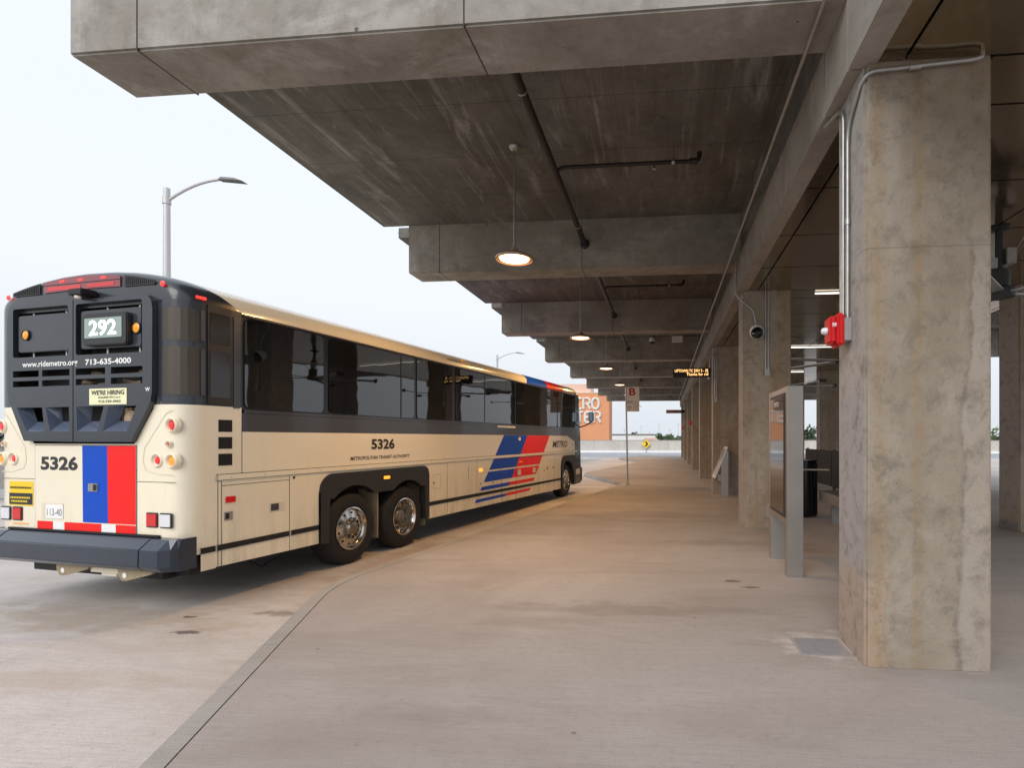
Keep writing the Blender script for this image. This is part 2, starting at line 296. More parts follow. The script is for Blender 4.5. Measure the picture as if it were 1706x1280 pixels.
# ---------------------------------------------------------------- mesh builder
class MB:
    def __init__(s): s.v = []; s.f = []; s.m = []; s.uv = {}
    def add(s, vs, fs, mi=0):
        o = len(s.v); s.v += [tuple(p) for p in vs]
        for f in fs: s.f.append(tuple(i+o for i in f)); s.m.append(mi)
        return s
    def box(s, x0, x1, y0, y1, z0, z1, mi=0):
        return s.add([(x0, y0, z0), (x1, y0, z0), (x1, y1, z0), (x0, y1, z0), (x0, y0, z1), (x1, y0, z1), (x1, y1, z1), (x0, y1, z1)],
                     [(0, 3, 2, 1), (4, 5, 6, 7), (0, 1, 5, 4), (1, 2, 6, 5), (2, 3, 7, 6), (3, 0, 4, 7)], mi)
    def hexa(s, p, mi=0):
        return s.add(p, [(0, 3, 2, 1), (4, 5, 6, 7), (0, 1, 5, 4), (1, 2, 6, 5), (2, 3, 7, 6), (3, 0, 4, 7)], mi)
    def prism(s, pts, f0, f1, mi=0):
        n = len(pts); vs = [f0(*p) for p in pts]+[f1(*p) for p in pts]
        return s.add(vs, [tuple(range(n))[::-1], tuple(range(n, 2*n))]+[(i, (i+1) % n, n+(i+1) % n, n+i) for i in range(n)], mi)
    def tube(s, pts, r, n=10, mi=0, cap=True):
        P = [Vector(p) for p in pts]; rings = []; up = None
        rr = r if isinstance(r, (list, tuple)) else [r]*len(P)
        for i, p in enumerate(P):
            t = (P[min(i+1, len(P)-1)]-P[max(i-1, 0)]).normalized()
            if up is None: up = Vector((0, 0, 1)) if abs(t.z) < .9 else Vector((1, 0, 0))
            a = t.cross(up).normalized(); b = a.cross(t).normalized(); up = b
            rings.append([p+(a*cos(2*pi*k/n)+b*sin(2*pi*k/n))*rr[i] for k in range(n)])
        vs = [q for R_ in rings for q in R_]; fs = []
        for i in range(len(P)-1):
            for k in range(n): fs.append((i*n+k, i*n+(k+1) % n, (i+1)*n+(k+1) % n, (i+1)*n+k))
        if cap: fs += [tuple(range(n))[::-1], tuple(range((len(P)-1)*n, len(P)*n))]
        return s.add(vs, fs, mi)
    def lathe(s, prof, c, ax='z', n=32, mi=0, cap=False):
        vs = []
        for r, h in prof:
            for k in range(n):
                a, b = r*cos(2*pi*k/n), r*sin(2*pi*k/n)
                vs.append({'z': (c[0]+a, c[1]+b, c[2]+h), 'x': (c[0]+h, c[1]+a, c[2]+b), 'y': (c[0]+a, c[1]+h, c[2]+b)}[ax])
        fs = []
        for i in range(len(prof)-1):
            for k in range(n): fs.append((i*n+k, i*n+(k+1) % n, (i+1)*n+(k+1) % n, (i+1)*n+k))
        if cap: fs += [tuple(range(n)), tuple(range((len(prof)-1)*n, len(prof)*n))]
        return s.add(vs, fs, mi)
    def grid(s, rows, mi=0):
        n = len(rows[0]); vs = [p for r in rows for p in r]
        return s.add(vs, [(i*n+j, i*n+j+1, (i+1)*n+j+1, (i+1)*n+j) for i in range(len(rows)-1) for j in range(n-1)], mi)
    def build(s, name, mats, parent=None, loc=(0, 0, 0), smooth=False, bevel=0, recalc=True, outward=False):
        me = bpy.data.meshes.new(name); me.from_pydata(s.v, [], s.f)
        if isinstance(mats, str): mats = [mats]
        for m in mats: me.materials.append(MATS[m])
        me.polygons.foreach_set('material_index', s.m)
        if recalc or bevel:
            b = bmesh.new(); b.from_mesh(me)
            bmesh.ops.remove_doubles(b, verts=b.verts, dist=1e-5)
            if outward:
                for f_ in b.faces:
                    c_ = f_.calc_center_median(); f_.normal_update()
                    if f_.normal.dot(c_-Vector((XC, min(10, max(-1.9, c_.y)), 1.9))) < 0: f_.normal_flip()
            else: bmesh.ops.recalc_face_normals(b, faces=b.faces)
            if bevel:
                ed = [e_ for e_ in b.edges if len(e_.link_faces) == 2 and e_.calc_face_angle(0) > .5]
                bmesh.ops.bevel(b, geom=ed, offset=bevel, segments=2, affect='EDGES', clamp_overlap=True)
            b.to_mesh(me); b.free()
        if smooth:
            for p in me.polygons: p.use_smooth = True
            try: me.set_sharp_from_angle(angle=radians(38))
            except Exception: pass
        o = bpy.data.objects.new(name, me); COL.objects.link(o); o.location = loc
        if parent: o.parent = parent
        return o
def empty(name, loc=(0, 0, 0), rz=0):
    o = bpy.data.objects.new(name, None); COL.objects.link(o); o.location = loc; o.rotation_euler = (0, 0, rz); o.empty_display_size = .2
    return o
def tag(o, label, cat, group=None, kind=None):
    o['label'] = label; o['category'] = cat
    if group: o['group'] = group
    if kind: o['kind'] = kind
    return o
def struct(o): o['kind'] = 'structure'; return o
def copy_tree(o, parent=None, loc=None, name=None):
    c = o.copy(); COL.objects.link(c)
    if parent is not None: c.parent = parent
    if loc is not None: c.location = loc
    for ch in [k for k in list(bpy.data.objects) if k.parent == o]: copy_tree(ch, c)
    return c
def split(o):
    me = o.data; n = len(me.vertices); par = list(range(n))
    def fd(a):
        while par[a] != a: par[a] = par[par[a]]; a = par[a]
        return a
    for e_ in me.edges:
        a, b = fd(e_.vertices[0]), fd(e_.vertices[1])
        if a != b: par[a] = b
    gr = {}
    for p in me.polygons: gr.setdefault(fd(p.vertices[0]), []).append(p)
    out = []
    for ps in gr.values():
        ids = sorted({v for p in ps for v in p.vertices}); ix = {v: i for i, v in enumerate(ids)}
        m2 = bpy.data.meshes.new(me.name); m2.from_pydata([me.vertices[i].co[:] for i in ids], [], [[ix[v] for v in p.vertices] for p in ps])
        for mt in me.materials: m2.materials.append(mt)
        for p2, p in zip(m2.polygons, ps): p2.material_index = p.material_index; p2.use_smooth = p.use_smooth
        try: m2.set_sharp_from_angle(angle=radians(38))
        except Exception: pass
        q = bpy.data.objects.new(o.name.split('.')[0], m2); COL.objects.link(q); q.parent = o.parent; q.location = o.location; out.append(q)
    bpy.data.objects.remove(o); bpy.data.meshes.remove(me)
    return out
_tc = {}
def text2d(t, bold=.0, shear=0):
    k = (t, bold, shear)
    if k not in _tc:
        cu = bpy.data.curves.new('t', 'FONT'); cu.body = t; cu.size = 1; cu.offset = bold; cu.shear = shear; cu.resolution_u = 3
        ob = bpy.data.objects.new('t', cu); COL.objects.link(ob)
        bpy.context.view_layer.update()
        me = ob.evaluated_get(bpy.context.evaluated_depsgraph_get()).to_mesh()
        vs = [(v.co.x, v.co.y) for v in me.vertices]; fs = [tuple(p.vertices) for p in me.polygons]
        ob.to_mesh_clear(); bpy.data.objects.remove(ob)
        x0 = min(v[0] for v in vs); x1 = max(v[0] for v in vs); y0 = min(v[1] for v in vs); y1 = max(v[1] for v in vs)
        _tc[k] = ([((a-x0)/(x1-x0), (b-y0)/(y1-y0)) for a, b in vs], fs)
    return _tc[k]
def put_text(mb, t, a0, a1, b0, b1, fn, bold=0, shear=0, mi=0):
    vs, fs = text2d(t, bold, shear)
    return mb.add([fn(a0+(a1-a0)*u, b0+(b1-b0)*v) for u, v in vs], fs, mi)

# ================================================================ GROUND
SX0, SX1 = 4.27, 60
def kerb_line(off=0.0):
    """left kerb of the island platform: sawtooth bus bays. returns list of (x,y)"""
    raw = []
    for k in range(-1, 3):
        y0 = 5.775+19.5*k
        raw += [(-3.858, y0, .6), (-1.5, y0+13.95, .5)] if k != -1 else [(-3.858, y0, .6), (-1.74, 0.0, .5)]
    raw = [(-2.2, -20, 0)]+[p for p in raw if -18 < p[1] < 46.5]+[(-2.4, 51, 0)]
    out = [Vector(raw[0][:2])]
    for i in range(1, len(raw)-1):
        p0, p, p1 = [Vector(q[:2]) for q in raw[i-1:i+2]]; r = raw[i][2]
        a = p+(p0-p).normalized()*r; b = p+(p1-p).normalized()*r
        for t in range(9):
            t /= 8; out.append(a*(1-t)**2+p*2*t*(1-t)+b*t*t)
    out.append(Vector(raw[-1][:2]))
    if off:
        res = []
        for i, p in enumerate(out):
            t = (out[min(i+1, len(out)-1)]-out[max(i-1, 0)]).normalized()
            res.append(p+Vector((t.y, -t.x))*off)
        out = res
    return [(p.x, p.y) for p in out]
MX = 2*4.267
k0, k1, k2 = kerb_line(0), kerb_line(.145), kerb_line(.155)
mb = MB(); L = k2; R_ = [(MX-x, y) for x, y in k2]
rows = [[(a[0], a[1], 0), (b[0], b[1], 0)] for a, b in zip(L, R_)]
mb.grid(rows); struct(mb.build('sidewalk', 'pave_walk'))
mb = MB()
for sgn in (0, 1):
    f = (lambda x: x) if not sgn else (lambda x: MX-x)
    rows = []
    for a, b in zip(k0, k1):
        d = Vector((b[0]-a[0], b[1]-a[1])).normalized()
        rows.append([(f(a[0]-d.x*.02), a[1]-d.y*.02, -.2), (f(a[0]), a[1], -.03), (f(a[0]+d.x*.02), a[1]+d.y*.02, -.004), (f(b[0]), b[1], 0.0), (f(b[0]+d.x*.001), b[1]+d.y*.001, -.03)])
    mb.grid(rows)
struct(mb.build('kerb', 'kerb_conc'))
mb = MB()
for sgn in (0, 1):
    f = (lambda x: x) if not sgn else (lambda x: MX-x)
    mb.grid([[(f(a[0]), a[1], -.012), (f(b[0]), b[1], -.012)] for a, b in zip(kerb_line(.14), kerb_line(.16))])
mb.add([(-2.4, 51, .0), (MX+2.4, 51, .0), (MX+2.4, 51, -.2), (-2.4, 51, -.2)], [(0, 1, 2, 3)])
struct(mb.build('kerb_joint', 'joint'))
mb = MB().box(-19.6, 45, -60, 66, -1.0, -.15); struct(mb.build('road', 'pave_road'))
mb = MB().add([(-19.5, 50.5, -.146), (44, 50.5, -.146), (44, 65.8, -.146), (-19.5, 65.8, -.146), (-19.5, 26, -.146), (-9, 26, -.146), (-5, 45, -.146)], [(0, 1, 2, 3), (4, 5, 6, 0)])
struct(mb.build('driveway', 'pave_far'))
mb = MB().add([(-4.6, 19.3, -.142), (-2.05, 19.42, -.142), (-2.0, 19.66, -.142), (-4.6, 19.54, -.142)], [(0, 1, 2, 3)])
struct(mb.build('road_marking', 'whitepaint'))
mb = MB().add([(-2500, -900, -8), (2500, -900, -8), (2500, 4000, -8), (-2500, 4000, -8)], [(0, 1, 2, 3)])
struct(mb.build('ground', 'grass'))

# parapet walls round the deck
def parapet(name, x0, x1, y0, y1, label):
    t = tag(empty(name, ((x0+x1)/2, (y0+y1)/2, -.15)), label, 'parapet wall', 'parapets around the bus deck')
    ox, oy = (x0+x1)/2, (y0+y1)/2
    MB().box(x0-ox, x1-ox, y0-oy, y1-oy, 0, 1.5).build('wall_panel', 'conc_wall', t)
    if x1-x0 > y1-y0: MB().box(x0-ox, x1-ox, y0-oy-.22, y0-oy-.001, 0, .28).build('wall_footing', 'whitewall', t, bevel=.02)
    else: MB().box(x1-ox+.001, x1-ox+.22, y0-oy, y1-oy, 0, .28).build('wall_footing', 'whitewall', t, bevel=.02)
    MB().box(x0-ox-.03, x1-ox+.03, y0-oy-.03, y1-oy+.03, 1.501, 1.56).build('wall_coping', 'conc_edge', t)
parapet('parapet_wall', -19.3, 44, 65.8, 66.1, 'long pale concrete parapet wall across the far end of the driveway')
parapet('parapet_wall', -19.9, -19.6, -60, 66.1, 'concrete parapet wall along the left edge of the deck behind the bus')

# ================================================================ STATION CANOPY
S = 6.059; Y0 = 4.09; NB = 8
can = tag(empty('station_canopy', (4.267, 25, 0)), 'long cast concrete canopy with columns, crossing beams and a metal soffit over the platform', 'transit canopy')
def part(mb, name, mats, **k):
    for i, v in enumerate(mb.v): mb.v[i] = (v[0]-4.267, v[1]-25, v[2])
    return mb.build(name, mats, can, **k)
for k in range(0, NB):
    y = Y0+S*k
    mb = MB().box(-4.991, MX+4.991, y, y+.591, 4.877, 5.98); b = part(mb, 'beam', ['conc_beam'], bevel=.018)
    # formwork joints on the beam
    j = MB()
    for x in (-4.36, -1.56, MX+4.36, MX+1.56):
        j.box(x-.006, x+.006, y-.002, y+.593, 4.875, 5.8)
    j = part(j, 'beam_joint', 'joint'); j.parent = b; j.location = (0, 0, 0); split(j)
for k in range(0, NB-1):
    y = Y0+S*k+.591
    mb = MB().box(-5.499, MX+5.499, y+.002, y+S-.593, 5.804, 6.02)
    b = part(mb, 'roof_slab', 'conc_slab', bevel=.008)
    j = MB().box(-5.53, -5.5, y+.02, y+S-.61, 5.93, 6.04).box(MX+5.5, MX+5.53, y+.02, y+S-.61, 5.93, 6.04)
    j = part(j, 'slab_edge_flashing', 'galv'); j.parent = b; j.location = (0, 0, 0); split(j)
for sx_, mir in ((0, 1), (1, -1)):
    f = (lambda x: x) if not sx_ else (lambda x: MX-x)
    for k in range(0, NB-1):
        y = Y0+S*k
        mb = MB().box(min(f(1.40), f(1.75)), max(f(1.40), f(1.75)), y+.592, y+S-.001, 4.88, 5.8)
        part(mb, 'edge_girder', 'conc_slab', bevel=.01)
    for k in range(-1, NB):
        y = Y0+S*k
        if k >= 0: mb = MB().box(min(f(1.335), f(1.52)), max(f(1.335), f(1.52)), y+.006, y+.585, 4.337, 4.875)
        if k >= 0: part(mb, 'fascia_panel', 'conc_girder', bevel=.006)
        if k < NB-1:
            mb = MB().box(min(f(1.335), f(1.52)), max(f(1.335), f(1.52)), max(y+.597, 2.3), y+S-.006, 4.337, 4.91)
            part(mb, 'fascia_panel', 'conc_girder', bevel=.006)
CW = .866; CD = .594; CY = 4.037
col_of = {}
for k in range(0, NB):
    y = CY+S*k
    for x0 in (1.434, 6.19):
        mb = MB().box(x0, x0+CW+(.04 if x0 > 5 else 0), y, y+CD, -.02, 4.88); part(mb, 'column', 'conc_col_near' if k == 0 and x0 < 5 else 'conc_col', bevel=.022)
# metal soffit panels between the two girders (openings around columns)
mb = MB(); g_ = .012
def panel(x0, x1, y0, y1):
    mb.box(x0+g_, x1-g_, y0+g_, y1-g_, 4.345, 4.37)
xs = [1.49, 1.70, 4.2, 6.84, 7.0]
for k in range(-1, NB):
    y = CY+S*k
    if k < NB-1:
        n = 4; ya = y+CD; st = (S-CD)/n
        for i in range(n):
            if ya+i*st < 1.0: continue
            for a, b in zip(xs[:-1], xs[1:]): panel(a, b, ya+i*st, ya+(i+1)*st)
    for a, b in ((2.30, 4.2), (4.2, 6.19)) if k >= 0 else (): panel(a, b, y, y+CD)
part(mb, 'metal_soffit', 'soffit')
mb = MB().box(1.53, 7.0, 2.3, Y0+S*(NB-1)+.6, 4.40, 4.44); part(mb, 'soffit_backing', 'black')

# ================================================================ PENDANT LAMPS
def make_pendant():
    t = empty('pendant_lamp', (-2.12, 7.5, 4.20))
    m = MB().lathe([(.001, .19), (.022, .19), (.03, .15), (.055, .135), (.06, .11), (.11, .085), (.19, .05), (.25, .03), (.27, .005), (.268, -.02), (.25, -.02), (.25, .0), (.18, .03), (.001, .06)], (0, 0, 0), n=40)
    m.build('lamp_shade', 'lampshade', t, smooth=True, recalc=True)
    MB().lathe([(.001, -.003), (.205, -.003), (.205, -.010), (.16, -.016), (.001, -.018)], (0, 0, 0), n=40).build('lamp_lens', 'bulb', t, smooth=True)
    MB().tube([(0, 0, .17), (0, 0, 1.56)], .013).build('stem', 'galv', t, smooth=True)
    MB().lathe([(.001, 1.60), (.085, 1.60), (.085, 1.585), (.06, 1.55), (.02, 1.53), (.001, 1.53)], (0, 0, 0), n=24).build('ceiling_cap', 'galv', t, smooth=True)
    l = bpy.data.lights.new('lamp_light', 'AREA'); l.shape = 'DISK'; l.size = .44; l.energy = PEND; l.color = (1, .56, .22); l.spread = radians(170)
    o = bpy.data.objects.new('lamp_light', l); COL.objects.link(o); o.parent = t; o.location = (0, 0, -.04)
    return t
PEND = 75
ords = ['nearest', 'second', 'third', 'fourth', 'fifth', 'sixth', 'farthest']
PENDANTS = []
p0 = make_pendant()
for k in range(7):
    o = p0 if k == 0 else copy_tree(p0, loc=(-2.12, 7.5+S*k, 4.20))
    if k: o.rotation_euler = (0, 0, k)
    tag(o, ('lit warm dish pendant lamp on a long stem, %s of the row under the canopy' % ords[k]), 'pendant lamp', 'pendant lamps under the canopy')

# ================================================================ SPRINKLER PIPES
def make_sprinkler():
    t = empty('sprinkler_pipe', (-1.5, 7.53, 5.33))
    a, b = Y0+.60-7.53, Y0+S-.004-7.53
    MB().tube([(0, a, 0), (0, b, 0)], .05, 14).build('main_pipe', 'pipe', t, smooth=True)
    m = MB()
    for y, d in ((a, 1), (b, -1)): m.lathe([(.001, 0), (.085, 0), (.085, .05*d), (.055, .06*d)], (0, y, 0), 'y', 20)
    split(m.build('flange', 'pipe', t, smooth=True))
    m = MB().tube([(0, 0, .03), (0, 0, .12), (.08, 0, .15), (1.90, 0, .15), (1.97, 0, .17), (1.98, 0, .26)], .028, 10)
    m.tube([(1.84, 0, .15), (1.95, 0, .15)], .042, 10).tube([(1.98, 0, .2), (1.98, 0, .27)], .036, 10)
    m.build('branch_pipe', 'pipe', t, smooth=True)
    m = MB()
    for x in (1.62,): m.tube([(x, 0, .12), (x, 0, .47)], .007, 6).tube([(x-.02, 0, .15), (x+.02, 0, .15)], .036, 10)
    for y in (a+.9, b-.9): m.tube([(0, y, .03), (0, y, .47)], .006, 6).tube([(0, y-.015, 0), (0, y+.015, 0)], .058, 12)
    m.build('hanger', 'galv', t, smooth=True)
    m = MB().lathe([(.001, -.06), (.03, -.055), (.012, -.02), (.012, 0)], (1.36, 0, .12), 'z', 10); m.build('sprinkler_head', 'chrome', t)
    return t
p0 = make_sprinkler()
for k in range(7):
    o = p0 if k == 0 else copy_tree(p0, loc=(-1.5, 7.53+S*k, 5.33))
    tag(o, 'dark sprinkler pipe with a side branch in the %s ceiling bay' % ords[k], 'sprinkler pipe', 'sprinkler pipes in the ceiling bays')

# ================================================================ CONDUITS, CAMERAS, ALARMS
m = MB().tube([(1.16, 2.4, 4.835), (1.16, 46.6, 4.835)], .018, 8)
for k in range(1, 15): m.tube([(1.16, .9+3.03*k, 4.835), (1.16, 1.0+3.03*k, 4.835)], .025, 8)
tag(m.build('conduit', 'galv', smooth=True), 'long thin galvanised conduit running the length of the canopy beside the fascia', 'conduit')
def bend(p, r=.08, n=5):
    P = [Vector(q) for q in p]; out = [P[0]]
    for i in range(1, len(P)-1):
        a = P[i]+(P[i-1]-P[i]).normalized()*min(r, (P[i-1]-P[i]).length*.45); b = P[i]+(P[i+1]-P[i]).normalized()*min(r, (P[i+1]-P[i]).length*.45)
        for t in range(n+1):
            t /= n; out.append(a*(1-t)**2+P[i]*2*t*(1-t)+b*t*t)
    return out+[P[-1]]
t = tag(empty('alarm_conduit', (1.41, 4.35, 2.6)), 'bent galvanised conduits running up the nearest column from the red fire alarm', 'conduit')
m = MB().tube(bend([(1.41, 4.33, 2.58), (1.41, 4.33, 4.05), (1.42, 4.01, 4.27), (1.62, 4.0, 4.27), (1.95, 4.0, 4.29), (2.2, 3.98, 4.29), (2.2, 3.98, 4.345)], .12), .016, 10)
for z in (3.3,): m.tube([(1.41, 4.33, z), (1.41, 4.33, z+.05)], .022, 10)
m.tube([(1.72, 4.0, 4.272), (1.80, 4.0, 4.278)], .022, 10)
for i, v in enumerate(m.v): m.v[i] = (v[0]-1.41, v[1]-4.35, v[2]-2.6)
m.build('long_pipe', 'galv', t, smooth=True)
m = MB().tube(bend([(1.41, 4.43, 2.58), (1.41, 4.43, 4.2), (1.41, 4.50, 4.29), (1.36, 4.75, 4.30)], .06), .016, 10)
m.tube([(1.41, 4.47, 2.58), (1.41, 4.47, 3.9)], .012, 8)
for i, v in enumerate(m.v): m.v[i] = (v[0]-1.41, v[1]-4.35, v[2]-2.6)
m.build('short_pipe', 'galv', t, smooth=True)
t = tag(empty('fire_alarm', (1.434, 4.38, 2.49)), 'red fire alarm with round strobe on grey box on the nearest column', 'fire alarm')
MB().box(-.056, -.001, -.085, .085, -.09, .09).build('back_box', 'galv', t, bevel=.006)
MB().box(-.115, -.057, -.10, .10, -.125, .125).box(-.165, -.116, -.075, .075, -.105, .105).build('alarm_body', 'redbox', t, bevel=.015)
MB().lathe([(.001, -.045), (.02, -.04), (.028, -.025), (.03, -.0)], (-.166, 0, .0), 'x', 20).build('strobe_lens', 'lens_white', t, smooth=True)
m = MB(); put_text(m, 'FIRE', -.06, .06, .0, .03, lambda a, b: (-.12+a*.4, -.0765, .02+b), .03); m.build('lettering', 'whitepaint', t)
def cctv(name, loc, drop, label, conduit=None):
    t = tag(empty(name, loc), label, 'security camera', 'dome security cameras')
    MB().lathe([(.001, .11), (.05, .11), (.075, .07), (.08, .0), (.07, -.015)], (0, 0, 0), n=24).build('camera_housing', 'whitewall', t, smooth=True)
    MB().lathe([(.062, -.01), (.06, -.04), (.04, -.075), (.001, -.085)], (0, 0, 0), n=24).build('dome_lens', 'blackgloss', t, smooth=True)
    if drop: MB().tube([(0, 0, .1), (0, 0, drop)], .014, 8).build('mount', 'galv', t)
    return t
t = cctv('security_camera', (1.665, 9.96, 3.56), 0, 'white dome camera facing out from the second column, under a bent conduit')
t.rotation_euler = (radians(-62), 0, 0); t.scale = (1.6, 1.6, 1.6)
m = MB().tube(bend([(1.30, 9.98, 4.86), (1.28, 9.98, 4.25), (1.62, 10.03, 3.97), (1.665, 10.01, 3.66)], .1), .016, 10)
tag(m.build('camera_conduit', 'galv', smooth=True), 'bent conduit dropping from the fascia to the dome camera on the second column', 'conduit')
def col_conduit(x, y, z0, z1, label):
    t = tag(empty('column_conduit', (x, y, z0)), label, 'conduit', 'conduits on the column fronts')
    MB().tube([(-.022, -.02, .08), (-.022, -.02, z1-z0)], .013, 8).tube([(.024, -.02, .08), (.024, -.02, z1-z0)], .013, 8).tube([(-.022, -.02, .7), (-.022, -.02, .76)], .019, 8).build('pipe', 'galv', t, smooth=True)
    MB().box(-.045, .05, -.055, -.002, -.04, .09).build('junction_box', 'galv', t, bevel=.005)
col_conduit(1.86, CY+S, 2.82, 4.335, 'pair of straight conduits ending in a small box on the second column')
col_conduit(1.50, CY+2*S, 2.75, 4.0, 'pair of conduits ending in a small box on the third column below the lit sign')
for (yy, nm) in ((22.05, 'near the middle of the canopy'), (40.3, 'at the far end of the canopy')):
    c_ = cctv('security_camera', (-.50, yy, 5.60), .14, 'small white dome camera hanging from the slab %s' % nm); c_.scale = (1.6, 1.6, 1.4)
    t = tag(empty('ceiling_junction_box', (.52, yy, 5.74)), 'white junction box and conduit beside the dome camera %s' % nm, 'junction box', 'ceiling junction boxes')
    MB().box(-.22, .22, -.06, .06, -.20, .055).build('box', 'whitewall', t, bevel=.01)
    MB().tube([(-.95, 0, 0), (-.2, 0, 0)], .014, 8).tube(bend([(.2, 0, -.02), (.55, 0, -.02), (.8, -.3, -.35), (.86, -.5, -.9)], .1), .014, 8).build('pipe', 'galv', t, smooth=True)
for i, (k, z, lb) in enumerate(((4, 2.45, 'fifth'), (6, 2.4, 'seventh'))):
    t = tag(empty('alarm_strobe', (1.434, CY+S*k+.2, z)), 'round red alarm bell on the side of the %s column' % lb, 'alarm bell', 'round red alarm bells')
    MB().lathe([(.001, -.14), (.1, -.13), (.13, -.09), (.13, -.03), (.05, -.02), (.05, -.001), (.001, -.001)], (0, 0, 0), 'x', 24).build('bell', 'redbox', t, smooth=True)
    MB().box(-.03, -.001, -.09, .09, -.09, .09).build('back_box', 'galv', t)

# LED message signs
def led_sign(x0, x1, y, z0, z1, lines, label, mat='led_amber'):
    t = tag(empty('message_sign', (x1, y, z0)), label, 'LED sign', 'LED message signs')
    w_, h_ = x1-x0, z1-z0
    MB().box(-w_, 0, 0, .12, 0, h_).build('sign_case', 'black', t, bevel=.01)
    m = MB()
    for ln, a, b, c, d in lines: put_text(m, ln, -w_+a*w_, -w_+b*w_, c*h_, d*h_, lambda p, q: (p, -.003, q), 0)
    m.build('lit_lettering', mat, t)
    MB().tube([(-.03, .06, h_), (-.03, .06, h_+.28), (.15, .1, h_+.5)], .018, 8).tube([(-.05, .06, -.06), (-.05, .06, 0)], .03, 8).build('bracket', 'galv', t, smooth=True)
led_sign(.25, 1.34, 15.9, 3.43, 3.70, [('UPTOWN TC DRV 5 - 3E', .05, .93, .55, .85), ('Thanks for rid', .36, .93, .17, .47)], 'black LED sign lit with amber words, reaching out from the third column')
led_sign(.11, 1.28, 34.2, 3.22, 3.43, [('UPTOWN TC DRV 5', .05, .8, .3, .7)], 'smaller looking LED sign far along the platform, black against the sky', 'led_dim')

# linear ceiling lights + fans
def make_tube():
    t = empty('linear_light', (4.1, 10.27, 4.345))
    MB().box(-1.35, 1.5, -.025, .025, -.015, -.001).build('light_housing', 'alu', t)
    MB().box(-1.33, 1.48, -.02, .02, -.035, -.016).build('diffuser', 'tube', t)
    return t
p0 = make_tube()
for k in range(7):
    o = p0 if k == 0 else copy_tree(p0, loc=(4.1, 10.27+S*k, 4.345))
    tag(o, 'thin white strip light across the metal soffit, %s of the row' % ords[k], 'strip light', 'strip lights on the metal soffit')
def make_fan():
    t = empty('ceiling_fan', (4.27, 7.36, 3.45))
    m = MB().tube([(0, 0, .1), (0, 0, .893)], .045, 12).lathe([(.001, .0), (.17, 0), (.18, .03), (.18, .1), (.12, .13), (.12, .34), (.05, .36)], (0, 0, 0), 'z', 24)
    m.lathe([(.12, .893), (.12, .87), (.045, .86)], (0, 0, 0), 'z', 24); m.build('fan_motor', 'slate_mat', t, smooth=True)
    MB().box(.05, .17, -.08, .08, .42, .62).box(-.16, -.05, -.07, .07, .36, .5).build('motor_box', 'galv', t, bevel=.008)
    for i in range(5):
        a = 2*pi*i/5+.25; m = MB(); ca, sa = cos(a), sin(a)
        for u0, u1, v0, v1, z0, z1 in ((.17, 1.72, -.075, .075, .045, .065),):
            P = []
            for z in (z0, z1):
                for u, v in ((u0, v0), (u1, v0), (u1, v1), (u0, v1)): P.append((u*ca-v*sa, u*sa+v*ca, z+(.012 if v > 0 else -.012)))
            m.hexa(P)
        bl = m.build('blade', 'fanblade', t)
        m = MB(); P = []
        for z in (.0, .11):
            for u, v in ((1.721, -.12), (1.78, -.10), (1.78, .12), (1.721, .10)): P.append((u*ca-v*sa, u*sa+v*ca, z))
        m.hexa(P); m.build('winglet', 'black', bl)
    m = MB()
    for a in (0.6, 2.7, 4.8): m.tube([(.05*cos(a), .05*sin(a), .3), (.75*cos(a), .75*sin(a), .893)], .004, 5)
    split(m.build('guy_cable', 'galv', t))
    return t
p0 = make_fan()
for k in range(7):
    o = p0 if k == 0 else copy_tree(p0, loc=(4.27, 7.36+S*k, 3.45))
    o.rotation_euler = (0, 0, .0 if k == 0 else .5*k+.17)
    tag(o, 'large ceiling fan with pale blades and black tips, %s along the soffit' % ords[k], 'ceiling fan', 'ceiling fans under the soffit')

# ================================================================ PLATFORM FURNITURE
# information kiosk
t = tag(empty('information_kiosk', (1.45, 6.57, 0)), 'tall brushed metal kiosk with a dark glass screen facing the bus', 'kiosk')
MB().box(0, .185, 0, .13, 0, 2.27).build('post', 'alu', t, bevel=.006)
MB().box(0, .185, .98, 1.11, 0, 2.27).build('post', 'alu', t, bevel=.006)
MB().box(.003, .182, .131, .979, .62, 2.267).build('kiosk_body', 'alu', t)
MB().box(-.012, .002, .10, .97, .69, 2.20).build('screen_frame', 'slate_mat', t, bevel=.004)
MB().box(-.016, -.0125, .14, .93, .73, 2.16).build('screen', 'screen', t)
m = MB()
put_text(m, 'METRO', .4, .67, 2.05, 2.11, lambda a, b: (-.018, 1.07-a, b), .02); m.build('lettering', 'whitepaint', t)
# pedestal sign
t = tag(empty('map_pedestal', (1.6, 15.42, 0)), 'short grey metal pedestal with a tilted reading panel beside the third column', 'pedestal sign')
MB().box(-.01, .19, 0, .09, 0, 1.3).box(-.10, -.011, .02, .07, .45, .62).build('pedestal_post', 'alu', t, bevel=.006)
MB().hexa([(-.20, -.01, .52), (-.17, -.01, .505), (-.17, .75, .505), (-.20, .75, .52), (.15, -.01, 1.41), (.18, -.01, 1.395), (.18, .75, 1.395), (.15, .75, 1.41)]).build('tilted_panel', 'whitewall', t, bevel=.004)
MB().add([(-.1795, .06, .60), (-.1795, .68, .60), (.124, .68, 1.35), (.124, .06, 1.35)], [(0, 1, 2, 3)]).build('map_sheet', 'plate', t)
